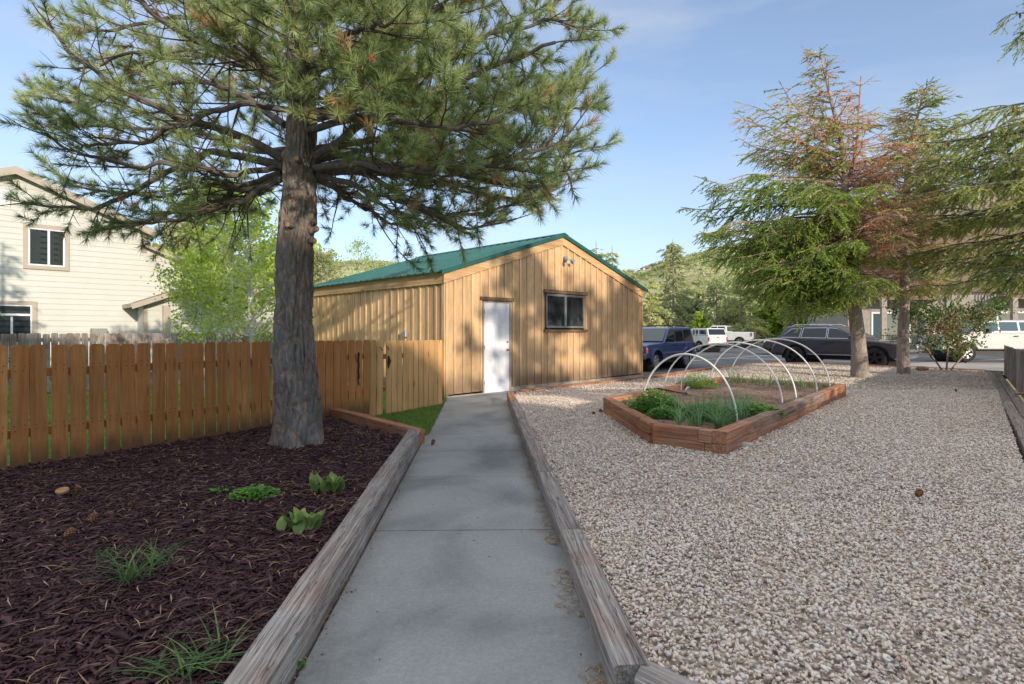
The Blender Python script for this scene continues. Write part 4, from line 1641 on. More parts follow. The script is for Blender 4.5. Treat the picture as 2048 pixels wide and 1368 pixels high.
for k in range(48):
    for _ in range(50):
        x, y = random.uniform(1.9, 3.3), random.uniform(6.45, 8.0)
        if inpoly(np.array([[x, y]]), [(q.x, q.y) for q in inset(poly, W + .06)])[0] and (x - 1.98) ** 2 + (y - 7.9) ** 2 > .08:
            break
    spots.append((x, y))
for k, (x, y) in enumerate(spots):
    o = lee if k == 0 else lee.copy()
    if k: COL.objects.link(o)
    o.location = (x, y, .22); o.rotation_euler.z = random.uniform(0, 6.3)
    s = random.uniform(.7, 1.15) * (1.35 if k == 5 else 1)
    o.scale = (s, s, s)
oni = blades('onion', 'slender young onion plant in the back row of the raised bed', 'onion', (0, 0, 0), 8, .34, .015, 'leek', bend=(.1, .7), lean=(.05, .5), spread=.006, segs=4, group='onions along the back of the raised bed')
k = 0
for row in range(2):
    for i in range(20):
        a, b = inner[3] + Vector((-.12, .04, 0)) , inner[4] + Vector((.1, -.12, 0))
        p = a.lerp(b, (i + .5) / 20) - Vector((.24, .30, 0)) * (row + .35) + Vector((random.gauss(0, .03), random.gauss(0, .03), 0))
        if random.random() < .12: continue
        o = oni if k == 0 else oni.copy()
        if k: COL.objects.link(o)
        o.location = (p.x, p.y, .22); o.rotation_euler.z = random.uniform(0, 6.3)
        s = random.uniform(.75, 1.2); o.scale = (s, s, s)
        k += 1
m = MB().tube([(2.35, 10.2, .33), (2.6, 10.1, .36), (2.9, 10.0, .30), (3.1, 10.1, .27), (3.15, 10.35, .26)], .012, 8)
tag(m.build('garden_hose', 'black_plastic', smooth=True), 'short length of black hose lying over the back left timber of the raised bed', 'hose')
o = MB().tube([(0, 0, 0), (.03, 0, .03), (.1, 0, .05), (.13, 0, .05)], [.012, .02, .028, .02], 10).build('hose_timer', 'grey_metal', smooth=True)
o.location = (3.12, 10.25, .30); o.rotation_euler.z = .8
tag(o, 'small grey hose fitting resting on the back left timber of the bed', 'hose fitting')
# ================================================================ TREES
def spline(ctrl, n):
    """Catmull-Rom through the control points"""
    c = [Vector(p) for p in ctrl]
    c = [c[0] * 2 - c[1]] + c + [c[-1] * 2 - c[-2]]
    out = []
    k = len(c) - 3
    for i in range(n + 1):
        u = i / n * k
        j = min(int(u), k - 1)
        t = u - j
        a, b, d, e = c[j], c[j + 1], c[j + 2], c[j + 3]
        out.append(.5 * ((2 * b) + (d - a) * t + (2 * a - 5 * b + 4 * d - e) * t * t + (3 * b - a - 3 * d + e) * t ** 3))
    return out


# ---------------------------------------------------------------- the big pine
PB = Vector((-2.43, 6.5, .03))
pine = thing('pine_tree', 'big pine with thick furrowed grey trunk and long needled spreading crown in the mulch bed', 'tree', PB)
axis = [Q(597, 893, 6.5), Q(595, 800, 6.5), Q(589, 700, 6.5), Q(588, 600, 6.5), Q(589, 500, 6.5), Q(599, 400, 6.5), Q(601, 300, 6.5), Q(604, 210, 6.5), Q(600, 100, 6.5), Q(598, 0, 6.5)]
axis += [axis[-1] + Vector((-.02, .1, 1.2)), axis[-1] + Vector((.05, .1, 2.6)), axis[-1] + Vector((.05, .1, 4.2))]
axis[0].z = -.02
rad = [.262, .240, .215, .194, .184, .186, .168, .152, .145, .13, .105, .07, .02]
ax_pts = spline(axis, 230)
rd = []
for i in range(231):
    u = i / 230 * (len(rad) - 1); j = min(int(u), len(rad) - 2)
    rd.append(rad[j] + (rad[j + 1] - rad[j]) * (u - j))
vs, fs = [], []
NS = 110
for i, p in enumerate(ax_pts):
    for k in range(NS):
        a = 2 * PI * k / NS
        r_ = rd[i]
        h = p.z
        flare = max(0, .42 - h) / .42
        r_ *= 1 + flare * flare * (.16 + .26 * math.cos(a * 5 + 1.0) * flare)
        q = Vector((math.cos(a) * 3.0, math.sin(a) * 3.0, h * 1.55))
        warp = noise.noise(q * 1.0) * 1.2
        v1 = noise.voronoi(Vector((math.cos(a) * 3.3 + warp * .3, math.sin(a) * 3.3, h * 2.5 + warp * .8)))[0]
        ridge = max(0, min(1, (v1[1] - v1[0]) * 2.6))
        r_ += .030 * (ridge - .55) * min(1, r_ / .15) + .012 * noise.noise(q * 2.6) + .016 * noise.noise(q * .7)
        # knotty collars where branches once grew
        for hz_k, am in ((1.25, .014), (1.9, .016), (2.62, .022), (3.3, .03), (.62, .012)):
            r_ += am * math.exp(-((h - hz_k + .05 * math.sin(a * 3)) / .035) ** 2) * (.6 + .6 * noise.noise(Vector((a * 2, hz_k, 0))))
        vs.append((p.x + math.cos(a) * r_, p.y + math.sin(a) * r_, h))
for i in range(230):
    for k in range(NS):
        k2 = (k + 1) % NS
        fs.append((i * NS + k, i * NS + k2, (i + 1) * NS + k2, (i + 1) * NS + k))
V = np.array(vs) - np.array(PB[:])
np_obj('trunk', V, fs, 'pine_bark', np.full(len(V), .5), pine, smooth=True)
# sawn stubs
for (px, py, dx, dz) in ((622, 462, .085, .025), (622, 482, .055, .0), (586, 452, -.02, 0), (600, 322, 0, 0)):
    a = Q(px, py, 6.5 - (.06 if dx > .03 else .17)) - PB
    d = Vector((dx + .0, -.10 if dx < .03 else -.03, dz))
    m = MB().tube([a - d * .5, a + d * .6, a + d], [.042, .036, .030], 9)
    st = m.build('stub', 'pine_bark', pine, smooth=True)
    m = MB().tube([a + d, a + d * 1.03], .027, 9)
    m.build('cut_face', 'cut_wood', st)

tufts = []        # (pos, dir, scale, tone)
twigs = MB()


def side_dir(t, sgn, spread, up):
    h = Vector((t.x, t.y, 0))
    h = h.normalized() if h.length > .05 else Vector((1, 0, 0))
    s = Vector((-h.y, h.x, 0)) * sgn
    return (t.normalized() * math.cos(spread) + s * math.sin(spread) + Vector((0, 0, up))).normalized()


def grow_twig(p, d, L, r, dens):
    n = 4
    pts = [p.copy()]
    q = p.copy(); dd = d.copy()
    for i in range(n):
        dd = (dd + Vector((random.gauss(0, .16), random.gauss(0, .16), .14 + random.gauss(0, .1)))).normalized()
        q = q + dd * L / n
        pts.append(q.copy())
    twigs.tube(pts, [r * (1 - .6 * i / n) for i in range(n + 1)], 3, False)
    bare = (q.x < -2.8 and q.z < 4.7 and noise.noise(q * 1.1) < .2) or (q.z < 3.5 and noise.noise(q * 1.1) < -.05)
    if bare and random.random() < .72: return pts
    tufts.append((q, dd, random.uniform(.85, 1.12)))
    if random.random() < dens:
        tufts.append((pts[-2], (pts[-2] - pts[-3]).normalized(), random.uniform(.7, .95)))
    return pts


def grow_branch(p, d, L, r, dens, curl=.10, step=.16):
    n = max(4, int(L / .13))
    pts = [p.copy()]
    q = p.copy(); dd = d.copy()
    for i in range(n):
        up = curl * (.2 + 1.3 * i / n)
        dd = (dd + Vector((random.gauss(0, .10), random.gauss(0, .10), up * .5 + random.gauss(0, .07)))).normalized()
        q = q + dd * L / n
        pts.append(q.copy())
    twigs.tube(pts, [r * (1 - .72 * i / n) for i in range(n + 1)], 4, False)
    tufts.append((q, dd, 1.1)); tufts.append((pts[-2], dd, .95))
    sgn = random.choice((-1, 1))
    x = L * random.uniform(.18, .34)
    while x < L * .97:
        i = min(n - 1, int(x / L * n))
        t = pts[i + 1] - pts[i]
        sgn = -sgn
        l2 = random.uniform(.14, .34) * (1.15 - .55 * x / L)
        grow_twig(pts[i], side_dir(t, sgn, random.uniform(.6, 1.1), random.uniform(-.15, .4)), l2, .0045, dens)
        x += step * random.uniform(.55, 1.25) / (.42 + .85 * dens)
    return pts


def limb(ctrl, r0, dens=.5, curl=.1, name='limb', start=.22, lmax=1.5, droop=0.0):
    pts = spline(ctrl, 26)
    for i in range(2, 27):
        f = min(1, i / 8)
        pts[i] = pts[i] + Vector((noise.noise(Vector((i * .33, r0 * 90, 1))), noise.noise(Vector((i * .33, r0 * 90, 7))), noise.noise(Vector((i * .33, r0 * 90, 13))))) * .07 * f
    n = len(pts)
    L = sum((pts[i + 1] - pts[i]).length for i in range(n - 1))
    rr = [r0 * (1 - .80 * (i / (n - 1)) ** .85) + .004 for i in range(n)]
    m = MB().tube([p - PB for p in pts], rr, 8)
    m.build(name, 'limb_bark', pine, smooth=True)
    sgn = 1
    x = L * start
    while x < L * .98:
        u = x / L
        i = min(n - 2, int(u * (n - 1)))
        t = pts[i + 1] - pts[i]
        sgn = -sgn
        l1 = lmax * random.uniform(.45, 1.0) * (1.08 - .72 * u)
        if random.random() < .16:
            d = (t.normalized() * .5 + Vector((random.gauss(0, .3), random.gauss(0, .3), random.choice((-1, 1.3))))).normalized()
        else:
            d = side_dir(t, sgn, random.uniform(.55, 1.05), random.uniform(-.30, .38) - droop)
        grow_branch(pts[i], d, max(.35, l1), .011 * (1.2 - .6 * u), dens, curl, )
        x += random.uniform(.06, .12)
    grow_branch(pts[-1], (pts[-1] - pts[-2]).normalized(), .4, .008, dens, curl)


T = lambda z: min(ax_pts, key=lambda p: abs(p.z - z))
# limbs read from the photograph: pixels of the picture with their distance
L_ = [
    # left side
    ([(573, 322, 6.5), (491, 276, 6.3), (409, 246, 6.1), (330, 215, 5.9), (240, 175, 5.7), (150, 120, 5.6), (95, 55, 5.5)], .052, .55, .10),
    ([(568, 333, 6.5), (471, 310, 6.7), (400, 305, 6.9), (320, 345, 6.9), (225, 410, 6.8), (130, 418, 6.7), (45, 415, 6.6)], .05, .05, .02),
    ([(567, 345, 6.6), (512, 363, 7.0), (435, 399, 7.3), (358, 425, 7.5), (287, 445, 7.6), (210, 462, 7.6)], .045, .05, .02),
    ([(560, 150, 6.5), (455, 105, 6.0), (380, 65, 5.6), (285, 10, 5.3), (200, -60, 5.0)], .05, .5, .1),
    ([(570, 250, 6.6), (480, 190, 7.3), (380, 165, 7.8), (270, 185, 8.2), (150, 205, 8.4), (90, 190, 8.5)], .042, .45, .06),
    ([(575, 300, 6.6), (500, 300, 7.4), (400, 270, 8.0), (270, 260, 8.4), (130, 245, 8.6), (70, 220, 8.7)], .04, .18, .05),
    ([(570, 330, 6.6), (500, 345, 6.2), (400, 340, 5.9), (290, 330, 5.8), (170, 310, 5.7), (90, 275, 5.6)], .034, .10, .05),
    ([(570, 345, 6.6), (530, 375, 7.4), (480, 405, 8.2), (420, 430, 8.9), (360, 445, 9.4)], .035, .15, .02),
    ([(580, 120, 6.5), (480, 60, 6.9), (360, 40, 7.2), (220, 60, 7.4), (130, 60, 7.5)], .04, .5, .1),
    # right side
    ([(630, 318, 6.5), (672, 286, 6.3), (745, 245, 6.0), (811, 215, 5.8), (900, 170, 5.6), (1010, 120, 5.4), (1110, 85, 5.3)], .058, .85, .12),
    ([(636, 340, 6.5), (697, 325, 6.4), (787, 335, 6.2), (850, 338, 6.1), (940, 355, 6.0), (1050, 370, 5.9), (1130, 340, 5.8)], .06, .75, .12),
    ([(636, 345, 6.6), (721, 345, 6.9), (787, 381, 7.2), (868, 432, 7.4), (950, 455, 7.5), (1030, 440, 7.6)], .045, .25, .03),
    ([(630, 330, 6.6), (700, 340, 7.3), (800, 350, 7.9), (920, 380, 8.3), (1010, 400, 8.6)], .04, .3, .03),
    ([(632, 352, 6.6), (680, 385, 7.3), (740, 425, 7.8), (800, 450, 8.1), (850, 455, 8.3)], .034, .3, .02),
    ([(625, 230, 6.5), (720, 190, 6.5), (830, 150, 6.5), (950, 90, 6.5), (1080, 40, 6.5), (1170, 60, 6.5)], .045, .85, .1),
    ([(622, 260, 6.4), (700, 240, 5.6), (800, 250, 5.1), (900, 255, 4.8), (1000, 230, 4.7)], .04, .9, .1),
    ([(622, 300, 6.6), (740, 280, 7.1), (860, 260, 7.4), (990, 230, 7.6), (1120, 190, 7.7), (1180, 150, 7.8)], .042, .7, .08),
    ([(620, 150, 6.5), (720, 90, 6.0), (840, 30, 5.6), (960, -40, 5.4)], .045, .85, .1),
    ([(615, 120, 6.5), (720, 60, 6.9), (860, 20, 7.3), (1000, -20, 7.5), (1100, -40, 7.6)], .045, .8, .1),
    ([(630, 335, 6.4), (720, 330, 5.7), (830, 345, 5.3), (950, 330, 5.1), (1080, 300, 5.0), (1140, 260, 5.0)], .036, .8, .12),
    ([(610, 60, 6.5), (700, -30, 6.3), (820, -90, 6.0)], .04, .7, .1),
    ([(636, 360, 6.7), (700, 385, 7.6), (790, 420, 8.4), (880, 455, 8.9)], .034, .45, .02),
    ([(636, 350, 6.5), (720, 375, 6.2), (820, 410, 6.1), (920, 430, 6.1), (1010, 415, 6.1)], .034, .5, .04),
    ([(640, 345, 6.6), (760, 345, 7.0), (900, 370, 7.2), (1030, 400, 7.2), (1110, 380, 7.2)], .036, .7, .06),
    ([(632, 320, 6.6), (760, 300, 6.8), (900, 310, 6.9), (1040, 320, 6.9), (1170, 300, 6.8)], .036, .85, .1),
    ([(626, 240, 6.5), (740, 215, 6.2), (880, 200, 6.0), (1020, 190, 5.9), (1130, 220, 5.9)], .036, .9, .1),
    ([(570, 355, 6.6), (500, 390, 6.6), (410, 425, 6.6), (310, 440, 6.6), (240, 455, 6.6)], .034, .16, .02),
    ([(572, 350, 6.6), (500, 380, 6.9), (430, 370, 7.2), (330, 390, 7.3), (180, 380, 7.4), (110, 350, 7.4)], .036, .2, .03),
    ([(575, 220, 6.5), (470, 210, 6.0), (350, 260, 5.8), (230, 290, 5.7), (130, 280, 5.6)], .036, .35, .06),
    ([(575, 180, 6.5), (480, 130, 6.3), (380, 110, 6.2), (260, 110, 6.2), (150, 140, 6.2)], .036, .6, .08),
    # towards the viewer
    ([(600, 190, 6.4), (610, 160, 5.6), (600, 100, 4.9), (580, 30, 4.3), (560, -60, 3.9)], .045, .9, .12),
    ([(605, 150, 6.4), (660, 100, 5.6), (720, 60, 5.0), (780, 40, 4.6)], .04, .9, .12),
    ([(600, 160, 6.4), (540, 130, 5.6), (490, 110, 5.1), (430, 60, 4.8)], .036, .7, .12),
    ([(604, 215, 6.4), (620, 215, 5.8), (650, 195, 5.3), (700, 160, 5.0)], .03, .9, .12),
    # away
    ([(600, 280, 6.7), (620, 300, 7.8), (640, 310, 8.8), (670, 330, 9.8)], .04, .5, .06),
    ([(600, 200, 6.7), (560, 200, 7.8), (520, 190, 8.8), (470, 200, 9.8)], .04, .6, .06),
    ([(600, 100, 6.7), (660, 120, 7.8), (740, 130, 8.8), (830, 150, 9.6)], .04, .7, .08),
    ([(600, 60, 6.7), (520, 40, 7.8), (440, 50, 8.6)], .04, .6, .08),
]
random.seed(21)
for ctrl, r0, dens, curl in L_:
    limb([Q(*c) for c in ctrl], r0, dens, curl, lmax=1.45 if dens > .3 else 1.25, droop=.0 if dens > .3 else .06)
# the upper whorls, above the picture but casting their shadow
for z in np.arange(5.6, 9.0, .42):
    for k in range(3):
        a = random.uniform(0, 2 * PI)
        p = T(z)
        Lh = 2.6 * (1 - (z - 5.0) / 5.0) + .4
        dv = Vector((math.cos(a), math.sin(a), 0))
        limb([p, p + dv * Lh * .35 + Vector((0, 0, .15)), p + dv * Lh * .7 + Vector((0, 0, .35)), p + dv * Lh + Vector((0, 0, .7))], .035, .4, .1, lmax=.9)
o = twigs.build('twigs', 'twig_bark', pine, world=True)
tp = np.array([t[0][:] for t in tufts]); td = np.array([t[1][:] for t in tufts]); tsc = np.array([t[2] for t in tufts])


def tuft_variant(n, L, wd, back=.10):
    tr = []
    for _ in range(n):
        u = random.random()
        base = Vector((0, 0, -back * u))
        a = random.uniform(0, 2 * PI)
        th = random.uniform(.12, 1.0) if u < .6 else random.uniform(.6, 1.25)
        d = Vector((math.sin(th) * math.cos(a), math.sin(th) * math.sin(a), math.cos(th)))
        l_ = L * random.uniform(.7, 1.1)
        s = d.cross(Vector((random.gauss(0, 1), random.gauss(0, 1), random.gauss(0, 1)))).normalized() * wd
        tip = base + d * l_ + Vector((random.gauss(0, .006), random.gauss(0, .006), random.gauss(0, .006)))
        tr += [base + d * .006 + s, base + d * .006 - s, tip]
    return tris_variant([tuple(p) for p in tr])


tv = [tuft_variant(58, .125, .0027) for _ in range(8)]
keep = np.ones(len(tp), bool)
dead = rng.uniform(size=len(tp)) < .035
low = np.clip((3.9 - tp[:, 2]) / 1.4, 0, 1) * np.where(tp[:, 0] < -3.0, 1.5, 1.0)  # lower tufts darker, most at left: shade put into the needle colour
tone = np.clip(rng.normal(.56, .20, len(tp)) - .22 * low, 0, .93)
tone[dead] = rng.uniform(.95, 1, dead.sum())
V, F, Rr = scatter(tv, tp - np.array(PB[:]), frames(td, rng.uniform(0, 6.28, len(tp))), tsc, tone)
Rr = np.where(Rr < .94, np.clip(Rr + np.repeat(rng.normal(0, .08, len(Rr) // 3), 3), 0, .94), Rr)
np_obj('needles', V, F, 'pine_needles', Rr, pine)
pc = None
random.seed(3)
for i in random.sample(range(len(tufts)), 40):
    if pc is None:
        m = MB()
        for j in range(30):
            t_ = j / 30; a_ = j * 2.4
            rr_ = .030 * math.sin(PI * min(.98, .16 + .8 * t_))
            c_ = Vector((0, 0, -.07 * t_)); d_ = Vector((math.cos(a_), math.sin(a_), -.3)); s_ = Vector((-math.sin(a_), math.cos(a_), 0))
            m.add([c_, c_ + d_ * rr_ - s_ * .008, c_ + d_ * rr_ * 1.15, c_ + d_ * rr_ + s_ * .008], [(0, 1, 2, 3)], random.random())
        pc = m.build('cone', 'cone_scale', pine); o = pc
    else:
        o = pc.copy(); COL.objects.link(o); o.parent = pine
    o.location = tufts[i][0] - tufts[i][1] * .08 - PB
    o.rotation_euler = (random.gauss(0, .5), random.gauss(0, .5), 0)
print('pine tufts', len(tufts))


# ---------------------------------------------------------------- spruces
def sprig_variant(n, L, nl, wd, flat=.55):
    tr = []
    for i in range(n):
        z = L * (i + random.random()) / n
        a = random.uniform(0, 2 * PI)
        d = Vector((math.cos(a), math.sin(a) * flat, .75)).normalized()
        s = d.cross(Vector((random.gauss(0, 1), random.gauss(0, 1), random.gauss(0, 1)))).normalized() * wd
        b = Vector((0, 0, z))
        l_ = nl * random.uniform(.7, 1.2)
        tr += [b + s, b - s, b + d * l_]
    d = Vector((0, 0, 1))
    tr += [Vector((wd * 1.2, 0, 0)), Vector((-wd * 1.2, 0, 0)), Vector((0, 0, L + nl * .6))]
    return tris_variant([tuple(p) for p in tr])


SPV = [sprig_variant(18, .17, .040, .0095) for _ in range(8)]
SPD = [sprig_variant(13, .18, .034, .0052) for _ in range(6)]


class Spruce:
    def __init__(s, name, label, base, group=None):
        s.b = Vector(base)
        s.o = thing(name, label, 'tree', s.b, group=group)
        s.br = MB()
        s.g = {}          # mat -> list of (pos,dir,scale,tone)

    def trunk(s, ctrl, rads, mat='spruce_bark', n=22, name='trunk'):
        pts = spline(ctrl, 60)
        rr = []
        for i in range(61):
            u = i / 60 * (len(rads) - 1); j = min(int(u), len(rads) - 2)
            r_ = rads[j] + (rads[j + 1] - rads[j]) * (u - j)
            rr.append(r_ * (1 + .05 * noise.noise(Vector((i * .5, s.b.x, 0)))))
        m = MB().tube([p - s.b for p in pts], rr, n)
        m.build(name, mat, s.o, smooth=True, seg_angle=80)
        s.tp = pts
        return pts

    def at(s, z):
        return min(s.tp, key=lambda p: abs(p.z - z))

    def branch(s, p, az, L, kind, sag=.35, lift=.0, dens=1.0, r=None, gap=0.08):
        """an arching bough with hanging side sprays; kind is 'live', 'bright', 'dead', 'tip', or a mixture"""
        n = max(6, int(L / .16))
        s.tips = getattr(s, 'tips', [])
        pts = []
        dv = Vector((math.cos(az), math.sin(az), 0))
        sd = random.uniform(0, 90)
        for i in range(n + 1):
            t = i / n
            z = lift * L * t - sag * L * (t * t) + sag * L * .55 * max(0, t - .62) ** 1.3 * 2
            q = p + dv * L * t + Vector((0, 0, z)) + Vector((noise.noise(Vector((t * 3, sd, 0))), noise.noise(Vector((t * 3, sd, 5))), noise.noise(Vector((t * 3, sd, 9))))) * .10 * L * t
            pts.append(q)
        r = r or .010 + .007 * L
        s.br.tube([q - s.b for q in pts], [r * (1 - .8 * i / n) + .002 for i in range(n + 1)], 4, False)
        x = L * gap + .08
        sg = 1
        while x < L:
            t = x / L
            i = min(n - 1, int(t * n))
            tg = (pts[i + 1] - pts[i]).normalized()
            sg = -sg
            k = kind(t) if callable(kind) else kind
            l2 = (.20 + .34 * math.sin(PI * min(1, .15 + t * .8))) * min(1.25, .45 + L * .28) * random.uniform(.6, 1.15)
            if k == 'dead': l2 *= .8
            d2 = side_dir(tg, sg, random.uniform(.55, 1.0), random.uniform(-.55, .1))
            q = pts[i]
            m_ = max(2, int(l2 / .11))
            tw = [q]
            dd = d2
            for j in range(m_):
                dd = (dd + Vector((random.gauss(0, .13), random.gauss(0, .13), -.15 + random.gauss(0, .1)))).normalized()
                q = q + dd * l2 / m_
                tw.append(q)
                if random.random() < dens:
                    s.add(k, q - dd * l2 / m_, dd)
                    if k != 'dead' and random.random() < .75 * dens:
                        s.add(k, q, side_dir(dd, random.choice((-1, 1)), random.uniform(.5, 1.0), random.uniform(-.5, .1)))
                    if k == 'dead' and random.random() < .5:
                        s.add(k, q, side_dir(dd, random.choice((-1, 1)), random.uniform(.5, 1.2), random.uniform(-.4, .4)))
            s.add(k, q, dd)
            s.br.tube([w_ - s.b for w_ in tw], [.0055, *([.0035] * (len(tw) - 2)), .002], 3, False)
            x += random.uniform(.055, .105)
        s.tips += pts[n // 2:]
        s.add(kind(1) if callable(kind) else kind, pts[-1], (pts[-1] - pts[-2]).normalized())

    def add(s, k, p, d):
        if k != 'dead' and noise.noise(p * 1.5) < -.22 and random.random() < .8: return
        s.g.setdefault(k, []).append((p, d))

    def finish(s, twigmat='limb_bark'):
        s.br.build('branches', twigmat, s.o)
        mats = {'live': 'spruce_needles', 'bright': 'spruce_bright', 'tip': 'spruce_tip', 'dead': 'dead_needles'}
        for k, l in s.g.items():
            pp = np.array([q[0][:] for q in l]) - np.array(s.b[:]); dd = np.array([q[1][:] for q in l])
            m_ = len(pp)
            clump = np.array([noise.noise(Vector(q) * 1.3) for q in pp]) * .55
            tn = np.clip(rng.normal(.5, .2, m_) + clump, 0, 1)
            V, F, Rr = scatter(SPD if k == 'dead' else SPV, pp, frames(dd, rng.uniform(0, 6.28, m_)), rng.uniform(.8, 1.25, m_), tn)
            o = np_obj({'live': 'foliage', 'bright': 'foliage', 'tip': 'foliage', 'dead': 'dead_foliage'}[k], V, F, mats[k], Rr, s.o)
        print(s.o.name, {k: len(l) for k, l in s.g.items()})

    def cones(s, pts):
        m0 = None
        for p in pts:
            if m0 is None:
                m = MB()
                prof = [(0, 0), (.014, -.008), (.022, -.035), (.023, -.07), (.016, -.105), (0, -.12)]
                for a, b in zip(prof, prof[1:]): pass
                m.lathe(prof, n=9)
                m0 = m.build('cone', 'cone_brown', s.o, smooth=True)
                o = m0
            else:
                o = m0.copy(); COL.objects.link(o)
            o.parent = s.o
            o.location = Vector(p) - s.b
            o.rotation_euler = (random.gauss(0, .15), random.gauss(0, .15), 0)
            k = random.uniform(1.0, 1.35); o.scale = (k, k, k)


random.seed(5)
# first spruce: green drooping skirt on the left, browned needles on the right
B1 = Vector((9.83, 16.1, .0))
s1 = Spruce('spruce_tree', 'half dead spruce with two thin leaders, bright green skirt on its left and brown needles', B1)
Y1_ = 16.1
s1.trunk([B1, Q(1718, 700, Y1_), Q(1712, 640, Y1_), Q(1702, 560, Y1_), Q(1694, 470, Y1_), Q(1690, 380, Y1_), Q(1684, 290, Y1_), Q(1662, 200, Y1_), Q(1642, 115, Y1_)], [.25, .195, .175, .15, .125, .10, .075, .045, .012])
main1 = s1.tp
lead2 = spline([Q(1690, 380, 16.1), Q(1712, 300, 16.1), Q(1718, 220, 16.1), Q(1722, 152, 16.1)], 20)
s1.br.tube([p - B1 for p in lead2], [.06 * (1 - .8 * i / 20) for i in range(21)], 7)
z = 1.9
wL = [(1.6, 2.2), (2.2, 3.0), (3.2, 3.7), (4.2, 4.1), (5.0, 4.0), (5.8, 3.4), (6.5, 2.4), (7.2, 1.4), (8.2, .7), (9.3, .25)]


def interp(tb, x):
    if x <= tb[0][0]: return tb[0][1]
    for (a, b), (c, d) in zip(tb, tb[1:]):
        if x <= c: return b + (d - b) * (x - a) / (c - a)
    return tb[-1][1]


while z < 9.2:
    for k in range(5 if z < 6.8 else 4):
        az = random.uniform(0, 2 * PI)
        left = .5 - .5 * math.cos(az)            # 1 when pointing to the left of the picture
        toward = .5 - .5 * math.sin(az)
        L = interp(wL, z) * (.42 + .58 * left ** 1.1) * random.uniform(.45, 1.12)
        if z < 2.6 and left < .55: 
            if random.random() < .6: continue
        p = s1.at(z + .25)
        if left > .62:
            hi = z > 5.0
            kd = (lambda t, tw=toward, hi=hi: 'dead' if random.random() < (.38 if hi else .04) else 'tip' if (hi and random.random() < .6) else 'bright' if (random.random() < .62 and t > .35 and not hi) else 'live' if random.random() < .85 else 'tip')
            s1.branch(p, az, L, kd, sag=.30 if z < 5 else .10, lift=.12 if z < 5.0 else random.uniform(.15, .75), dens=1.0 if z < 6.8 else .7, gap=.12)
        else:
            kd = (lambda t: 'dead' if random.random() < .88 else 'tip' if random.random() < .6 else 'live')
            s1.branch(p, az, L * .95, kd, sag=.14, lift=random.uniform(.05, .5), dens=1.0, gap=.1)
    z += .155 if z < 6 else .21
# the thick green boughs hanging on the left
for (az, zz, L, sg) in ((PI * 1.02, 3.9, 4.3, .26), (PI * .95, 4.6, 4.5, .20), (PI * 1.12, 3.5, 3.8, .30), (PI * 1.18, 4.2, 3.6, .32), (PI * 1.06, 3.1, 3.5, .28), (PI * 1.25, 3.4, 3.0, .36), (PI * 1.3, 3.0, 2.6, .34), (PI * .90, 3.6, 3.8, .28), (PI * 1.15, 2.8, 3.0, .26), (PI * 1.35, 3.6, 2.7, .4), (PI, 5.3, 4.1, .14), (PI * 1.1, 5.1, 3.9, .2), (PI * 1.22, 4.8, 3.2, .3), (PI * 1.2, 2.6, 2.6, .22), (PI * 1.08, 2.5, 2.7, .2), (PI * .97, 2.7, 3.1, .2), (PI * 1.3, 4.4, 2.7, .36), (PI * 1.04, 4.2, 4.4, .3), (PI * 1.16, 3.9, 3.9, .34), (PI * 1.05, 2.9, 3.3, .40), (PI * 1.12, 2.7, 3.0, .36), (PI * 1.2, 2.9, 2.7, .44), (PI * .98, 2.6, 3.0, .30), (PI * 1.28, 2.7, 2.2, .42), (PI * 1.1, 3.2, 3.5, .42)):
    p = s1.at(zz + .3)
    s1.branch(p, az, L, lambda t: 'bright' if (t > .4 and random.random() < .72) else 'live', sag=sg, lift=.12, dens=1.2, gap=.22)
    for q in range(2):
        s1.branch(p + Vector((random.uniform(-.2, .1), 0, random.uniform(-.3, .3))), az + random.uniform(-.12, .12), L * random.uniform(.7, .95), lambda t: 'bright' if (t > .5 and random.random() < .5) else 'live', sag=sg, lift=.1, dens=1.2, gap=.25)
for i in range(4, 20, 2):
    for k in range(3):
        s1.branch(lead2[i], random.uniform(-1.2, 4.3), random.uniform(.35, .9) * (1.2 - i / 24), 'dead' if random.random() < .7 else 'tip', sag=.1, lift=.4, dens=.6)
cn = []
for px, py in ((1635, 160), (1640, 168), (1646, 150), (1638, 183), (1700, 180), (1706, 176), (1710, 186), (1622, 165), (1530, 340), (1538, 352), (1768, 215), (1780, 220), (1762, 228)):
    cn.append(Q(px, py, 16.0))
for k in range(46):
    zz = random.uniform(3.6, 7.6)
    s1.branch(s1.at(zz), random.uniform(-1.1, 1.5), random.uniform(.7, 2.0) * (1.25 - zz / 11), 'dead', sag=.05, lift=random.uniform(-.1, .6), dens=1.2)
cn = [q - Vector((0, 0, .02)) for q in random.sample([p for p in s1.tips if p.z > 5.2 and p.y < 16.6], 22)]
s1.cones(cn)
s1.finish('dead_twig')

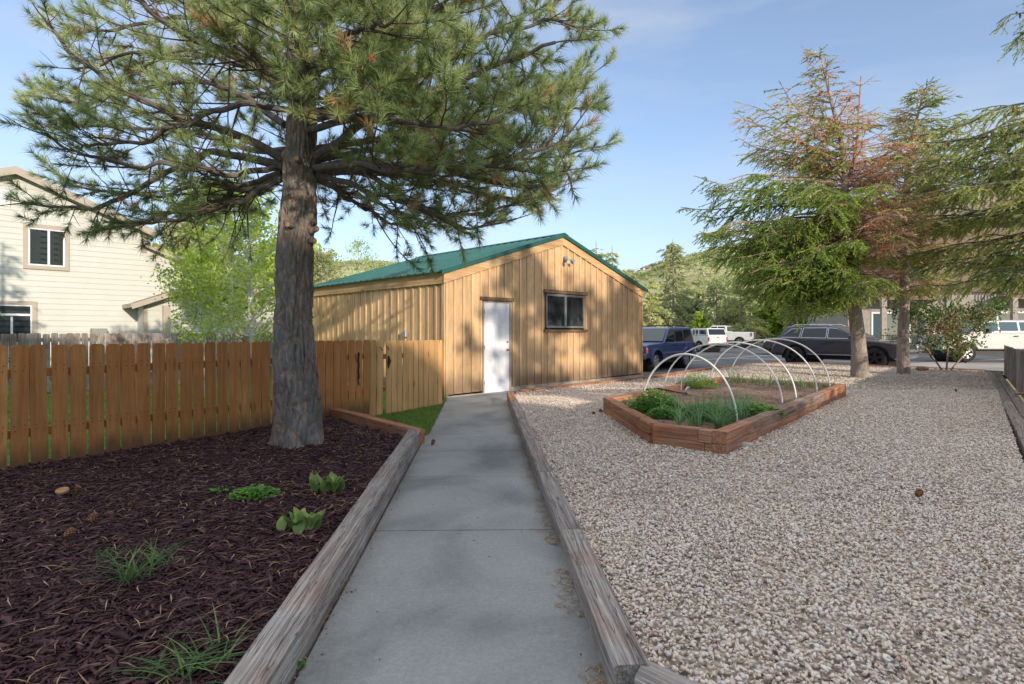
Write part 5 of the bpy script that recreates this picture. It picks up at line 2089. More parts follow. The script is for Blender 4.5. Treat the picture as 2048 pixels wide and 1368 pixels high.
B2 = Vector((12.1, 17.6, .0))
s2 = Spruce('spruce_tree', 'slim spruce with pale grey straight trunk between the half dead one and the shrub', B2)
Y2_ = 17.6
s2.trunk([B2, Q(1806, 700, Y2_), Q(1808, 620, Y2_), Q(1810, 540, Y2_), Q(1812, 450, Y2_), Q(1815, 360, Y2_), Q(1826, 270, Y2_), Q(1850, 178, Y2_)], [.19, .165, .145, .13, .11, .09, .06, .012])
z = 2.6
w2 = [(2.6, 1.9), (3.5, 2.3), (4.5, 2.3), (6, 2.1), (7.2, 1.6), (8.2, .9), (8.9, .3)]
while z < 8.9:
    for k in range(4):
        az = random.uniform(0, 2 * PI)
        right = .5 + .5 * math.cos(az)
        L = interp(w2, z) * (.55 + .45 * right) * random.uniform(.75, 1.1)
        dd = random.random()
        kd = 'dead' if (right < .4 and dd < .5) or (z < 4.5 and dd < .35) else None
        s2.branch(s2.at(z), az, L, kd or (lambda t: 'tip' if random.random() < .6 else 'live'), sag=.22, lift=.15 if z < 5 else random.uniform(.3, .8), dens=1.1 if kd is None else .8)
    z += .16
s2.cones(random.sample([p for p in s2.tips if p.z > 6], 8))
s2.finish('dead_twig')

# third spruce: trunk outside the frame on the right, long weeping boughs into the picture
B3 = Vector((14.1, 13.2, .0))
s3 = Spruce('spruce_tree', 'weeping spruce at the right edge with long drooping yellow green boughs and hanging cones', B3)
s3.trunk([B3, B3 + Vector((0, 0, 3)), B3 + Vector((.05, 0, 7)), B3 + Vector((0, 0, 12))], [.3, .24, .15, .03])
z = 2.3
w3 = [(2, 3.4), (3, 4.3), (4, 4.9), (5.2, 4.8), (6.2, 4.4), (7.3, 2.4), (8.2, 2.1), (9.6, 2.2), (10.5, 1.5), (12, .4)]
allc = []
while z < 11.8:
    if 6.75 < z < 8.0:
        z = 8.0
    for k in range(3 if z > 6 else 5):
        az = random.uniform(PI * .58, PI * 1.42) if random.random() < .8 else random.uniform(0, 2 * PI)
        L = interp(w3, z) * random.uniform(.72, 1.04)
        s3.branch(s3.at(z + .5), az, L, lambda t: 'tip' if random.random() < .6 else 'live', sag=.20, lift=.06, dens=.85, gap=.08)
    z += .27 if z < 6 else .34
for px, py, y in ((2005, 12, 12.6), (2012, 22, 12.6), (2028, 30, 12.6), (1998, 62, 12.8), (2006, 55, 12.8), (1982, 98, 12.5), (1992, 92, 12.6), (1988, 104, 12.6), (2020, 90, 12.6), (2032, 70, 12.6), (2012, 100, 12.5), (2038, 15, 12.5), (1958, 205, 13), (1976, 212, 13), (2012, 215, 13), (1966, 290, 13), (1868, 224, 13.5), (2035, 200, 13), (1920, 214, 13.2), (1990, 305, 13)):
    allc.append(Q(px, py, y))
vis = [p for p in s3.tips if p.x / p.y < .90 and p.z > 5.2]
s3.cones(random.sample(vis, min(len(vis), 46)))
s3.finish('limb_bark')

# off-frame spruce on the left: it throws the tree shadow across the cream house
B4 = Vector((-10.9, 9.0, -.07))
s4 = Spruce('spruce_tree', 'bushy spruce standing on the lawn outside the left edge of the photo', B4)
s4.trunk([B4, B4 + Vector((0, 0, 3)), B4 + Vector((0, 0, 7.1))], [.16, .1, .02], n=10)
z = .6
while z < 6.9:
    for k in range(4):
        s4.branch(s4.at(z), random.uniform(0, 2 * PI), (7.3 - z) * .40 * random.uniform(.8, 1.1), 'live', sag=.15, lift=.1, dens=.8)
    z += .3
s4.finish()


# ---------------------------------------------------------------- broadleaf helper
def leaf_variant(n, R0, leaf):
    tr = []
    for _ in range(n):
        p = Vector((random.gauss(0, .5), random.gauss(0, .5), random.gauss(0, .5))) * R0
        u = Vector((random.gauss(0, 1), random.gauss(0, 1), random.gauss(0, .8))).normalized() * leaf * random.uniform(.6, 1.1)
        s = u.cross(Vector((random.gauss(0, 1), random.gauss(0, 1), random.gauss(0, 1)))).normalized() * leaf * .42
        tr += [p - u * .5, p + s, p + u * .5, p - u * .5, p + u * .5, p - s]
    return tris_variant([tuple(q) for q in tr])


def broad(name, label, base, h, w, mat, barkm, trunk_r, n_br, leaf, nleaf, zlo=.25, lean=(0, 0), group=None, forks=1, shape=1.0, sub=5, rlo=.5, seed=None, thin=1.0):
    if seed is not None: random.seed(seed)
    b = Vector(base)
    o = thing(name, label, 'tree' if 'shrub' not in name and 'bush' not in name else 'shrub', b, group=group)
    m = MB()
    cl = []
    var = [leaf_variant(nleaf, .17, leaf) for _ in range(5)]
    for f in range(forks):
        fx = (f - (forks - 1) / 2) * w * .32
        top = Vector((lean[0] + fx * 1.6, lean[1] + random.uniform(-.2, .2), h * random.uniform(.9, 1)))
        pts = spline([Vector((fx * .15, 0, 0)), Vector((fx * .6 + lean[0] * .2 + random.uniform(-.05, .05) * w, 0, h * .33)), Vector((fx + lean[0] * .6, 0, h * .66)), top], 24)
        m.tube(pts, [trunk_r * (1 - .88 * i / 24) / (1 if forks == 1 else 1.5) for i in range(25)], 8)
        for k in range(n_br // forks):
            u = zlo + (1 - zlo) * (k + random.random()) / (n_br // forks)
            i = min(23, int(u * 24))
            p = pts[i]
            env = math.sin(PI * min(1, max(.03, ((u - zlo) / (1 - zlo)) ** .75 * .93 + .07))) ** .7 * shape
            L = w * .5 * env * random.uniform(.55, 1.1) + .06 * w
            a = random.uniform(0, 2 * PI)
            d = Vector((math.cos(a), math.sin(a), random.uniform(.15, .75))).normalized()
            bp = [p]
            q = p.copy()
            for j in range(6):
                d = (d + Vector((random.gauss(0, .14), random.gauss(0, .14), .06))).normalized()
                q = q + d * L / 6
                bp.append(q.copy())
            m.tube(bp, [trunk_r * .3 * (1 - .8 * j / 6) * (1 - .5 * u) + .003 for j in range(7)], 4, False)
            for j in range(2, 7):
                if random.random() < thin: cl.append(bp[j])
                for _ in range(sub):
                    e = bp[j] + Vector((random.gauss(0, .12), random.gauss(0, .12), random.gauss(0, .10))) * (L * .9 + .15)
                    if random.random() < thin: cl.append(e)
                    if random.random() < .25:
                        m.tube([bp[j], e], [.006, .003], 3, False)
    m.build('trunk', barkm, o, smooth=True, seg_angle=80)
    pp = np.array([c[:] for c in cl])
    k = len(pp)
    cn_ = np.array([noise.noise(Vector(q) * 1.7) for q in pp]) * .6
    V, F, Rr = scatter(var, pp, rotm(rng.uniform(0, 6.3, k), rng.uniform(0, 6.3, k), rng.uniform(0, 6.3, k)), rng.uniform(.7, 1.3, k) * max(.6, w / 3), np.clip(rng.normal(rlo, .17, k) + cn_, 0, 1))
    Rr = np.clip(Rr + np.repeat(rng.normal(0, .08, len(Rr) // 6), 6), 0, 1)
    np_obj('crown', V, F, mat, Rr, o)
    return o


def bp_(px, y, z=-.08):
    return ((px - CX) / FPX * y, y, z)


broad('aspen_tree', 'small round crowned young aspen in front of the grey fence', bp_(405, 12.6), 3.25, 2.6, 'aspen_leaves', 'aspen_bark', .055, 34, .075, 6, .40, seed=31, sub=4, lean=(-.15, 0))
broad('aspen_tree', 'taller white stemmed aspen just left of the pine trunk', bp_(515, 15.5), 5.2, 3.2, 'aspen_leaves', 'aspen_bark', .11, 44, .085, 5, .22, lean=(-.35, 0), seed=32, sub=3, thin=.7, rlo=.6)
broad('aspen_tree', 'leafy aspen behind the white stemmed one, over the roof of the house wing', bp_(455, 21), 7.2, 5.0, 'aspen_leaves', 'aspen_bark', .13, 60, .11, 5, .3, seed=33, sub=3, thin=.55)
broad('aspen_tree', 'aspen rising behind the left end of the shed next to the pine trunk', bp_(645, 24), 5.0, 3.4, 'pale_leaves', 'aspen_bark', .1, 40, .075, 8, .25, seed=34, sub=4)
broad('aspen_tree', 'thin airy aspen above the left slope of the shed roof', bp_(718, 26), 5.6, 2.9, 'aspen_leaves', 'aspen_bark', .08, 30, .075, 6, .25, seed=35, sub=3, thin=.7)
broad('leafy_tree', 'pale green tree filling the gap behind the cream house', bp_(380, 30), 7.4, 5.5, 'pale_leaves', 'limb_bark', .2, 60, .11, 9, .2, seed=36, sub=4)
broad('leafy_tree', 'green tree against the hill directly behind the pine trunk', bp_(590, 32), 6.2, 6.0, 'aspen_leaves', 'limb_bark', .2, 60, .11, 9, .15, seed=37, sub=4)
broad('flowering_shrub', 'wide shrub with reddish green leaves beside the second spruce', bp_(1893, 19.2, .08), 2.1, 3.0, 'shrub_leaves', 'dead_twig', .045, 56, .08, 7, .2, forks=3, seed=38, sub=4, thin=.72)

# trees on the near hillside, each one its own
KIND = ['yellowing thin conifer with sparse drooping boughs', 'dark green pine with an open crown', 'rounded pale green tree', 'olive green bushy tree']


def hill_conifer(label, px, y, top, width, mat_k, dens=.8, seed=1, gap=.42, name='conifer_tree'):
    random.seed(seed)
    x = (px - CX) / FPX * y
    zb = hillz(x, y)
    h = H - (top - HZ) * y / FPX - zb
    s = Spruce(name, label, Vector((x, y, zb)))
    s.trunk([s.b, s.b + Vector((.1, 0, h * .5)), s.b + Vector((0, 0, h))], [h * .016, h * .010, .02], 'spruce_bark', 7)
    z = h * .12
    sc = width / 2
    while z < h * .98:
        for k in range(4):
            L = sc * (1 - (z / h) ** 1.25) * random.uniform(.5, 1.1) + .2
            p = s.at(zb + z)
            a = random.uniform(0, 2 * PI)
            n = 5
            dv = Vector((math.cos(a), math.sin(a), -.08))
            pts = [p + dv * L * i / n + Vector((0, 0, -.05 * L * (i / n) ** 2)) for i in range(n + 1)]
            s.br.tube([q - s.b for q in pts], [.03, .025, .02, .015, .01, .008], 3, False)
            for i in range(1, n + 1):
                for _ in range(max(1, int(4 * dens * L / sc))):
                    if random.random() < dens:
                        s.add(mat_k, pts[i] + Vector((random.gauss(0, .22), random.gauss(0, .22), random.gauss(0, .12) - .1)) * (sc * .35), Vector((random.gauss(0, .6), random.gauss(0, .6), -.3)) + dv)
        z += gap
    s.br.build('branches', 'dead_twig', s.o)
    mats = {'live': 'spruce_needles', 'tip': 'spruce_tip', 'pale': 'pale_leaves'}
    l = s.g[mat_k]
    pp = np.array([q[0][:] for q in l]) - np.array(s.b[:]); dd = np.array([q[1][:] for q in l]); k = len(pp)
    V, F, Rr = scatter([sprig_variant(9, .8, .42, .07) for _ in range(4)], pp, frames(dd, rng.uniform(0, 6, k)), rng.uniform(.6, 1.2, k) * sc / 3.2, np.clip(rng.normal(.5, .22, k), 0, 1))
    np_obj('crown', V, F, mats[mat_k], Rr, s.o)


hill_conifer('tall sparse yellowish conifer rising above the parked pickups', 1345, 66, 478, 7.5, 'pale', .75, 41)
hill_conifer('shorter sparse conifer right of the tall yellowish one', 1432, 62, 560, 6.0, 'pale', .7, 42)
hill_conifer('dark pine with rounded tufted crown just right of the shed ridge', 1192, 42, 482, 3.2, 'live', .9, 43, name='pine_tree')
hill_conifer('second tufted pine behind the right slope of the shed roof', 1224, 44, 492, 3.6, 'live', .9, 44, name='pine_tree')
hill_conifer('short bushy conifer at the right corner of the shed', 1298, 58, 560, 5.5, 'tip', .9, 45)
hill_conifer('greenish conifer between the two pickup trucks and the green spruce skirt', 1480, 60, 545, 6.0, 'tip', .9, 46)
hill_conifer('tiny distant conifer on the skyline over the shed roof', 940, 200, 505, 4, 'pale', .8, 47, gap=1.2)
for i, (px, y, top, wpx, mt, lab) in enumerate(((1310, 72, 590, 60, 'pale_leaves', 'pale green bush left of the tall conifer behind the pickups'), (1385, 74, 580, 70, 'scrub', 'olive bushy tree between the tall and short conifers'), (1400, 57, 620, 40, 'aspen_leaves', 'small bright bush behind the white pickup cab'), (1462, 72, 600, 60, 'scrub', 'dull green bush behind the far parked cars'), (1540, 66, 600, 80, 'aspen_leaves', 'fresh green tree seen under the spruce skirt'), (1330, 60, 618, 44, 'scrub', 'low bush just behind the capped pickup'), (1620, 60, 585, 90, 'scrub', 'broad tree behind the dark sports utility vehicle'), (800, 60, 540, 90, 'pale_leaves', 'faint tree behind the middle of the shed roof'))):
    x = (px - CX) / FPX * y
    zb = hillz(x, y)
    h = H - (top - HZ) * y / FPX - zb
    broad('leafy_tree', lab, (x, y, zb), h, wpx / FPX * y, mt, 'dead_twig', .12, 46, .30, 8, .05, seed=60 + i, sub=3)

# scrub oak covering the hills: nobody could count it
random.seed(77)
sv = [leaf_variant(44, .55, .34) for _ in range(6)]
pp, ss, rr = [], [], []
N = 15000
xs = rng.uniform(-1.0, 1.15, N); yy = 72 + (260 - 72) * rng.uniform(0, 1, N) ** .62
for t, y in zip(xs, yy):
    x = t * y
    if noise.noise(Vector((x * .045, y * .045, 2))) < -.16: continue
    if -.2 < t < .2 and y < 110: continue
    pp.append((x, y, hillz(x, y) + .4)); ss.append(random.uniform(.8, 2.3)); rr.append(min(1, max(0, .45 + .75 * noise.noise(Vector((x * .04, y * .04, 8))) + random.gauss(0, .16))))
k = len(pp)
V, F, Rr = scatter(sv, np.array(pp), rotm(rng.normal(0, .2, k), rng.normal(0, .2, k), rng.uniform(0, 6, k)), np.column_stack([ss, ss, np.array(ss) * .75]), np.array(rr))
Rr = np.clip(Rr + np.repeat(rng.normal(0, .1, len(Rr) // 6), 6), 0, 1)
tag(np_obj('hillside_scrub', V, F, 'scrub', Rr), 'patchy grey green scrub covering the hills behind', 'scrub', kind='stuff')
# houses on the ridge
for px, y, w_, lab in ((1292, 236, 3.6, 'tiny house with dark roof at the left on the ridge behind the shed'), (1303, 244, 3.0, 'second tiny house close right of the first on the ridge')):
    x = (px - CX) / FPX * y
    zb = H + (HZ - skyline(px)) / FPX * y - 1.2
    hh = thing('ridge_house', lab, 'house', (x, y, zb))
    hh.scale = (1, 1, .6)
    MB().box((0, 0, 1.0), (w_, 5, 3.4)).build('wall', 'cream_siding', hh)
    MB().prism([(-w_ * .6, 2.7), (w_ * .6, 2.7), (w_ * .2, 3.9), (-w_ * .2, 3.9)], -3, 3).build('roof', 'shingle', hh)
    MB().box((0, -2.52, 1.8), (w_ * .5, .05, 1.0)).build('window', 'car_glass', hh)

# airy trees behind the viewpoint: the low sun reaches the shed through their crowns
for i, (x_, y_, h_, w_) in enumerate(((12.6, -7.0, 10.5, 5.0), (18.5, -9.0, 12.0, 6.0), (8.3, -9.5, 11.5, 3.6))):
    broad('leafy_tree', ('airy tree behind the viewpoint, nearest to the path', 'taller airy tree behind the viewpoint, farther to the right', 'narrow tree behind the viewpoint close to the unseen house')[i], (x_, y_, -.1), h_, w_, 'aspen_leaves', 'limb_bark', .16, 46, .22, 5, .45, seed=90 + i, sub=3, thin=(.2, .2, .1)[i])
# ================================================================ VEHICLES
def arc(cx, cz, r, a0, a1, n=10):
    return [(cx + r * math.cos(a0 + (a1 - a0) * i / n), cz + r * math.sin(a0 + (a1 - a0) * i / n)) for i in range(n + 1)]


def wheel(parent, x, y, r, wd, rim, spokes, side):
    """tyre with a spoked rim; side = +1 when the outside looks along +y"""
    o = MB().lathe([(r * .64, -wd / 2 + .01), (r * .88, -wd / 2), (r * .98, -wd / 2 + .03), (r, -wd / 4), (r, wd / 4), (r * .98, wd / 2 - .03), (r * .88, wd / 2), (r * .64, wd / 2 - .01)], (0, 0, 0), 'Y', 32)
    w_ = o.build('wheel', 'tyre', parent, smooth=True, seg_angle=50)
    w_.location = (x, y, r)
    m = MB()
    R1 = r * .64
    m.lathe([(R1, -.02 * side), (R1, (wd / 2 - .012) * side), (R1 * .93, (wd / 2 - .008) * side), (R1 * .9, (wd / 2 - .04) * side), (R1 * .88, .02 * side)], (0, 0, 0), 'Y', 28)
    m.lathe([(R1 * .24, (wd / 2 - .06) * side), (R1 * .22, (wd / 2 - .015) * side), (R1 * .12, (wd / 2 - .01) * side), (0, (wd / 2 - .01) * side)], (0, 0, 0), 'Y', 14)
    yo = (wd / 2 - .03) * side
    for k in range(spokes):
        a = 2 * PI * k / spokes + .3
        c, s = math.cos(a), math.sin(a)
        w0, w1 = R1 * .13, R1 * .17
        vs = []
        for yy_ in (yo - .012 * side, yo + .016 * side):
            for rr_, ww in ((R1 * .15, w0), (R1 * .93, w1)):
                for q in (-1, 1):
                    vs.append((c * rr_ - s * ww * q, yy_, s * rr_ + c * ww * q))
        m.add(vs, [(0, 1, 3, 2), (4, 6, 7, 5), (0, 2, 6, 4), (1, 5, 7, 3), (2, 3, 7, 6)])
    m.build('rim', rim, w_, smooth=True, seg_angle=30)
    MB().lathe([(R1 * .9, .0), (0, .001)], (0, 0, 0), 'Y', 20).build('brake_disc', 'black_iron', w_)
    return w_


def vehicle(name, label, cat, loc, head, sp, group='cars parked beyond the gravel yard'):
    """sp: dict describing the side profile; x forward, y left, z up"""
    t = thing(name, label, cat, loc, head, group)
    W = sp['w'] / 2
    r = sp['r']
    fx, rx = sp['wb'] / 2, -sp['wb'] / 2
    zb = sp['sill']
    ra = r * 1.16
    top = sp['top']                       # from the rear bottom corner over the deck to the front bottom corner
    th = math.asin(max(-1, min(1, (zb - r) / ra)))
    poly = list(top)
    for cx in (fx, rx):
        poly += arc(cx, r, ra, th, PI - th, 12)
    fW = sp.get('fW')
    yf = lambda x, z: W * (1 - .035 * max(0, (z - .75)) - .10 * max(0, (.55 - z))) * (1 - .06 * max(0, (abs(x) - sp['len'] * .40) / (sp['len'] * .1)) ** 1.5)
    m = MB().prism(poly, lambda x, z: -yf(x, z), yf)
    body = m.build('body', sp['paint'], t, smooth=True, bevel=sp.get('bev', .045), segs=3, seg_angle=40)
    m = MB()
    m.box((0, 0, (zb + r) / 2 + .12), (sp['len'] * .86, W * 1.5, .5))
    for cx in (fx, rx):
        m.lathe([(0, -W * .86), (ra * 1.02, -W * .86), (ra * 1.02, W * .86), (0, W * .86)], (cx, 0, r), 'Y', 20)
    m.build('underbody', 'black_plastic', t)
    for cx in (fx, rx):
        for s in (-1, 1):
            wheel(t, cx, s * (W - .13), r, .23, sp['rim'], sp.get('spokes', 5), s)
    # glasshouses
    for gi, gh in enumerate(sp['cabs']):
        zb_ = gh['z0']; tum = gh['tum']
        gy = lambda x, z: (W * .965 - (z - zb_) * tum) * (1 - .03 * max(0, abs(x) - 1.6))
        m = MB().prism(gh['poly'], lambda x, z: -gy(x, z), gy)
        cabin = m.build('cabin' if gi == 0 else 'truck_cap', sp['paint'] if not gh.get('paint') else gh['paint'], t, smooth=True, bevel=gh.get('bev', .06), segs=3, seg_angle=40)
        for s in (-1, 1):
            for wp in gh['win']:
                m = MB()
                n = len(wp)
                vs = [(x, s * (gy(x, z) + .006), z) for x, z in wp]
                cxm = sum(q[0] for q in wp) / n; czm = sum(q[1] for q in wp) / n
                m.add(vs, [tuple(range(n))])
                pn = m.build('side_window', sp.get('glass', 'car_glass'), t)
                if sp.get('chrome'):
                    m = MB()
                    out_ = [(cxm + (x - cxm) * 1.0 + .02 * (1 if x > cxm else -1), czm + (z - czm) + .02 * (1 if z > czm else -1)) for x, z in wp]
                    vs2 = [(x, s * (gy(x, z) + .003), z) for x, z in out_]
                    m.add(vs2, [tuple(range(n))])
                    m.build('window_trim', sp['chrome'], pn)
        # screens
        for nm, (xa, za, xb, zb2), k in (('windscreen', gh['ws'], 1), ('rear_window', gh['rw'], -1)):
            if xa is None: continue
            a, b = Vector((xa, 0, za)), Vector((xb, 0, zb2))
            nrm = Vector((-(b.z - a.z), 0, b.x - a.x)).normalized()
            if nrm.x * k < 0: nrm = -nrm
            a2, b2 = a.lerp(b, .08) + nrm * .008, a.lerp(b, .93) + nrm * .008
            ya, yb = gy(a2.x, a2.z) * .91, gy(b2.x, b2.z) * .90
            MB().add([(a2.x, -ya, a2.z), (a2.x, ya, a2.z), (b2.x, yb, b2.z), (b2.x, -yb, b2.z)], [(0, 1, 2, 3)]).build(nm, sp.get('ws_glass', 'car_glass_teal'), t)
    for kind, args in sp['bits']:
        if kind == 'box':
            nm, mat_, c, size = args[:4]
            for s in ((-1, 1) if c[1] else (0,)):
                MB().box((c[0], c[1] * (s or 1), c[2]), size).build(nm, mat_, t, bevel=args[4] if len(args) > 4 else .012)
        elif kind == 'poly':            # plate on both flanks
            nm, mat_, pl_, off = args
            for s in (-1, 1):
                m = MB().prism(pl_, lambda x, z: s * (yf(x, z) - .01), lambda x, z: s * (yf(x, z) + off))
                m.build(nm, mat_, t, bevel=.006)
        elif kind == 'tube':
            nm, mat_, pts, rad = args
            for s in (-1, 1):
                MB().tube([(p[0], p[1] * s, p[2]) for p in pts], rad, 6).build(nm, mat_, t, smooth=True)
    return t


ov = lambda cx, cz, w, h: [(cx + w * math.cos(a) ** 1 * (1), cz + h * math.sin(a)) for a in [2 * PI * i / 14 for i in range(14)]]
z0 = 1.02
XJ = dict(len=4.25, w=1.78, r=.36, wb=2.58, sill=.47, paint='paint_navy', rim='rim_silver', spokes=8, bev=.03,
          top=[(-2.03, .50), (-2.10, .62), (-2.10, 1.0), (-1.95, 1.03), (.62, 1.06), (.72, 1.045), (1.88, .985), (2.0, .93), (2.04, .60), (2.04, .50)],
          cabs=[dict(z0=1.03, tum=.16, poly=[(-2.05, 1.0), (.66, 1.0), (.10, 1.57), (-.1, 1.61), (-1.72, 1.62), (-1.90, 1.585)], bev=.035,
                     win=[[(-1.88, 1.07), (-1.12, 1.07), (-1.12, 1.52), (-1.75, 1.52)], [(-1.04, 1.07), (-.36, 1.07), (-.36, 1.53), (-.98, 1.53)], [(-.27, 1.07), (.50, 1.07), (.08, 1.52), (-.27, 1.53)]],
                     ws=(.66, 1.04, .10, 1.59), rw=(-2.05, 1.08, -1.90, 1.58))],
          bits=[('box', ('bumper', 'plastic_grey', (2.10, 0, .56), (.16, 1.74, .20), .03)), ('box', ('bumper', 'plastic_grey', (-2.12, 0, .56), (.14, 1.74, .20), .03)),
                ('poly', ('side_moulding', 'plastic_grey', [(-.86, .63), (.86, .63), (.86, .70), (-.86, .70)], .02)),
                ('poly', ('rocker_trim', 'plastic_grey', [(-.84, .47), (.84, .47), (.84, .53), (-.84, .53)], .012)),
                ('poly', ('wheel_flare', 'paint_navy', arc(1.29, .36, .49, PI * .0, PI, 12) + arc(1.29, .36, .42, PI, 0, 12), .05)),
                ('poly', ('wheel_flare', 'paint_navy', arc(-1.29, .36, .49, PI * .0, PI, 12) + arc(-1.29, .36, .42, PI, 0, 12), .05)),
                ('poly', ('turn_signal', 'lens_amber', [(1.93, .66), (2.02, .66), (2.02, .86), (1.93, .86)], .012)),
                ('box', ('headlight', 'lens_clear', (2.045, .60, .80), (.03, .26, .17))), ('box', ('grille', 'paint_navy', (2.05, 0, .80), (.03, .85, .20))),
                ('box', ('tail_light', 'lens_red', (-2.10, .79, .86), (.04, .14, .30))),
                ('box', ('door_mirror', 'black_plastic', (.36, .98, 1.13), (.12, .20, .15), .03)),
                ('box', ('door_handle', 'black_plastic', (-.18, .895, .93), (.16, .03, .04))), ('box', ('door_handle', 'black_plastic', (-.98, .895, .93), (.16, .03, .04))),
                ('tube', ('roof_rail', 'black_plastic', [(-1.6, .62, 1.63), (-1.5, .62, 1.675), (-.3, .62, 1.675), (-.2, .62, 1.63)], .016)),
                ('box', ('cross_bar', 'black_plastic', (-.75, 0, 1.69), (.06, 1.2, .03))), ('box', ('cross_bar', 'black_plastic', (-1.35, 0, 1.69), (.06, 1.2, .03))),
                ('box', ('door_seam', 'black_plastic', (-.32, .884, .83), (.010, .006, .40))), ('box', ('door_seam', 'black_plastic', (.60, .884, .83), (.010, .006, .40))), ('box', ('door_seam', 'black_plastic', (-1.08, .884, .88), (.010, .006, .30)))])
a, b = Vector((5.0, 20.4, 0)), Vector((7.0, 22.7, 0))
mid_ = (a + b) / 2
fd = (a - b).normalized()
lft = Vector((-fd.y, fd.x, 0))
c = mid_ - lft * .8
vehicle('off_road_car', 'boxy dark navy off road car with roof rails parked by the shed corner', 'car', (c.x, c.y, -.06), math.atan2(fd.y, fd.x), XJ)

GC = dict(len=4.82, w=1.96, r=.40, wb=2.92, sill=.42, paint='paint_graphite', rim='rim_black', spokes=5, bev=.07, chrome='chrome', glass='car_glass',
          top=[(-2.22, .42), (-2.38, .55), (-2.42, .78), (-2.28, .98), (-2.24, 1.16), (-2.0, 1.20), (.9, 1.13), (1.25, 1.11), (1.75, 1.06), (2.15, .98), (2.34, .86), (2.40, .62), (2.36, .42), (2.2, .34)],
          cabs=[dict(z0=1.14, tum=.34, poly=[(-2.20, 1.12), (1.12, 1.08), (.78, 1.28), (.22, 1.62), (-.05, 1.69), (-.8, 1.735), (-1.5, 1.72), (-1.88, 1.66)], bev=.06,
                     win=[[(-2.02, 1.215), (-1.28, 1.205), (-1.24, 1.57), (-1.62, 1.555)], [(-1.20, 1.205), (-.26, 1.19), (-.26, 1.60), (-1.14, 1.60)], [(-.18, 1.19), (.80, 1.175), (.62, 1.31), (.12, 1.57), (-.18, 1.60)]],
                     ws=(1.02, 1.15, .14, 1.66), rw=(-2.20, 1.22, -1.88, 1.63))],
          bits=[('box', ('grille', 'black_plastic', (2.37, 0, .82), (.05, 1.1, .15))), ('box', ('headlight', 'lens_clear', (2.27, .78, .84), (.16, .30, .13), .03)),
                ('poly', ('chrome_strip', 'chrome', [(2.12, .36), (2.36, .42), (2.34, .46), (2.1, .40)], .02)),
                ('box', ('tail_light', 'lens_red', (-2.28, .84, 1.02), (.26, .16, .14), .03)),
                ('box', ('bumper', 'paint_graphite', (-2.36, 0, .62), (.18, 1.86, .28), .06)),
                ('poly', ('side_moulding', 'chrome', [(-.96, .475), (.96, .475), (.96, .50), (-.96, .50)], .012)),
                ('box', ('door_mirror', 'paint_graphite', (.70, 1.06, 1.22), (.15, .22, .16), .04)),
                ('box', ('door_handle', 'paint_graphite', (-.10, .985, 1.03), (.20, .035, .035))), ('box', ('door_handle', 'paint_graphite', (-1.08, .985, 1.05), (.20, .035, .035))),
                ('box', ('door_seam', 'black_plastic', (-.22, .968, .85), (.010, .006, .58))), ('box', ('door_seam', 'black_plastic', (.88, .968, .84), (.010, .006, .50))), ('box', ('door_seam', 'black_plastic', (-1.22, .966, .95), (.010, .006, .38))),
                ('tube', ('roof_rail', 'chrome', [(-1.65, .70, 1.69), (-1.5, .71, 1.755), (-.3, .72, 1.755), (-.1, .72, 1.69)], .016))])
a, b = Vector((14.55, 22.35, 0)), Vector((12.25, 25.1, 0))
fd = (a - b).normalized()
rgt = Vector((fd.y, -fd.x, 0))
c = (a + b) / 2 - rgt * .85
gc = vehicle('sport_utility_car', 'dark graphite sport utility car with black wheels parked behind the spruce trunks', 'car', (c.x, c.y, -.06), math.atan2(fd.y, fd.x), GC)
gc.scale = (1.06, 1.06, 1.0)

BS = dict(GC, paint='paint_black', rim='rim_silver')
BS['chrome'] = None
BS['bits'] = [b_ for b_ in GC['bits'] if b_[1][0] not in ('chrome_strip', 'side_moulding')]
vehicle('sport_utility_car', 'black sport utility car with silver wheels, its nose showing behind the graphite one', 'car', (18.2, 35.9, -.05), PI * .93, BS)

TK = dict(len=5.8, w=2.0, r=.42, wb=3.7, sill=.58, paint='paint_white', rim='rim_silver', spokes=6, bev=.05,
          top=[(-2.85, .62), (-2.90, .75), (-2.90, 1.34), (-.85, 1.36), (.9, 1.30), (1.05, 1.28), (2.55, 1.20), (2.75, 1.08), (2.80, .62)],
          cabs=[dict(z0=1.30, tum=.24, poly=[(-.80, 1.28), (1.35, 1.26), (.62, 1.90), (.3, 1.94), (-.55, 1.94), (-.70, 1.90)], bev=.05,
                     win=[[(-.62, 1.38), (.05, 1.38), (.05, 1.84), (-.55, 1.84)], [(.12, 1.38), (1.12, 1.36), (.58, 1.83), (.12, 1.84)]],
                     ws=(1.35, 1.29, .62, 1.90), rw=(-.80, 1.38, -.70, 1.88))],
          bits=[('box', ('bumper', 'chrome', (-2.98, 0, .66), (.16, 1.9, .22), .03)), ('box', ('bumper', 'chrome', (2.86, 0, .66), (.16, 1.9, .24), .03)),
                ('box', ('tail_light', 'lens_red', (-2.89, .93, 1.12), (.06, .14, .36))), ('box', ('headlight', 'lens_clear', (2.76, .80, .98), (.08, .3, .2))),
                ('box', ('tailgate_handle', 'black_plastic', (-2.915, 0, 1.24), (.02, .3, .07))), ('box', ('brake_light', 'lens_red', (-.70, 0, 1.93), (.06, .3, .05))),
                ('box', ('door_mirror', 'black_plastic', (.95, 1.08, 1.45), (.12, .2, .2))), ('box', ('door_handle', 'black_plastic', (-.35, 1.0, 1.20), (.16, .03, .05)))])
vehicle('pickup_truck', 'large white pickup truck with its open bed towards the yard, farthest of the white ones', 'pickup truck', ((1452 - CX) / FPX * 52, 53.2, .05), PI * .80, TK)
TC = dict(TK, len=5.0, w=1.78, r=.37, wb=3.1)
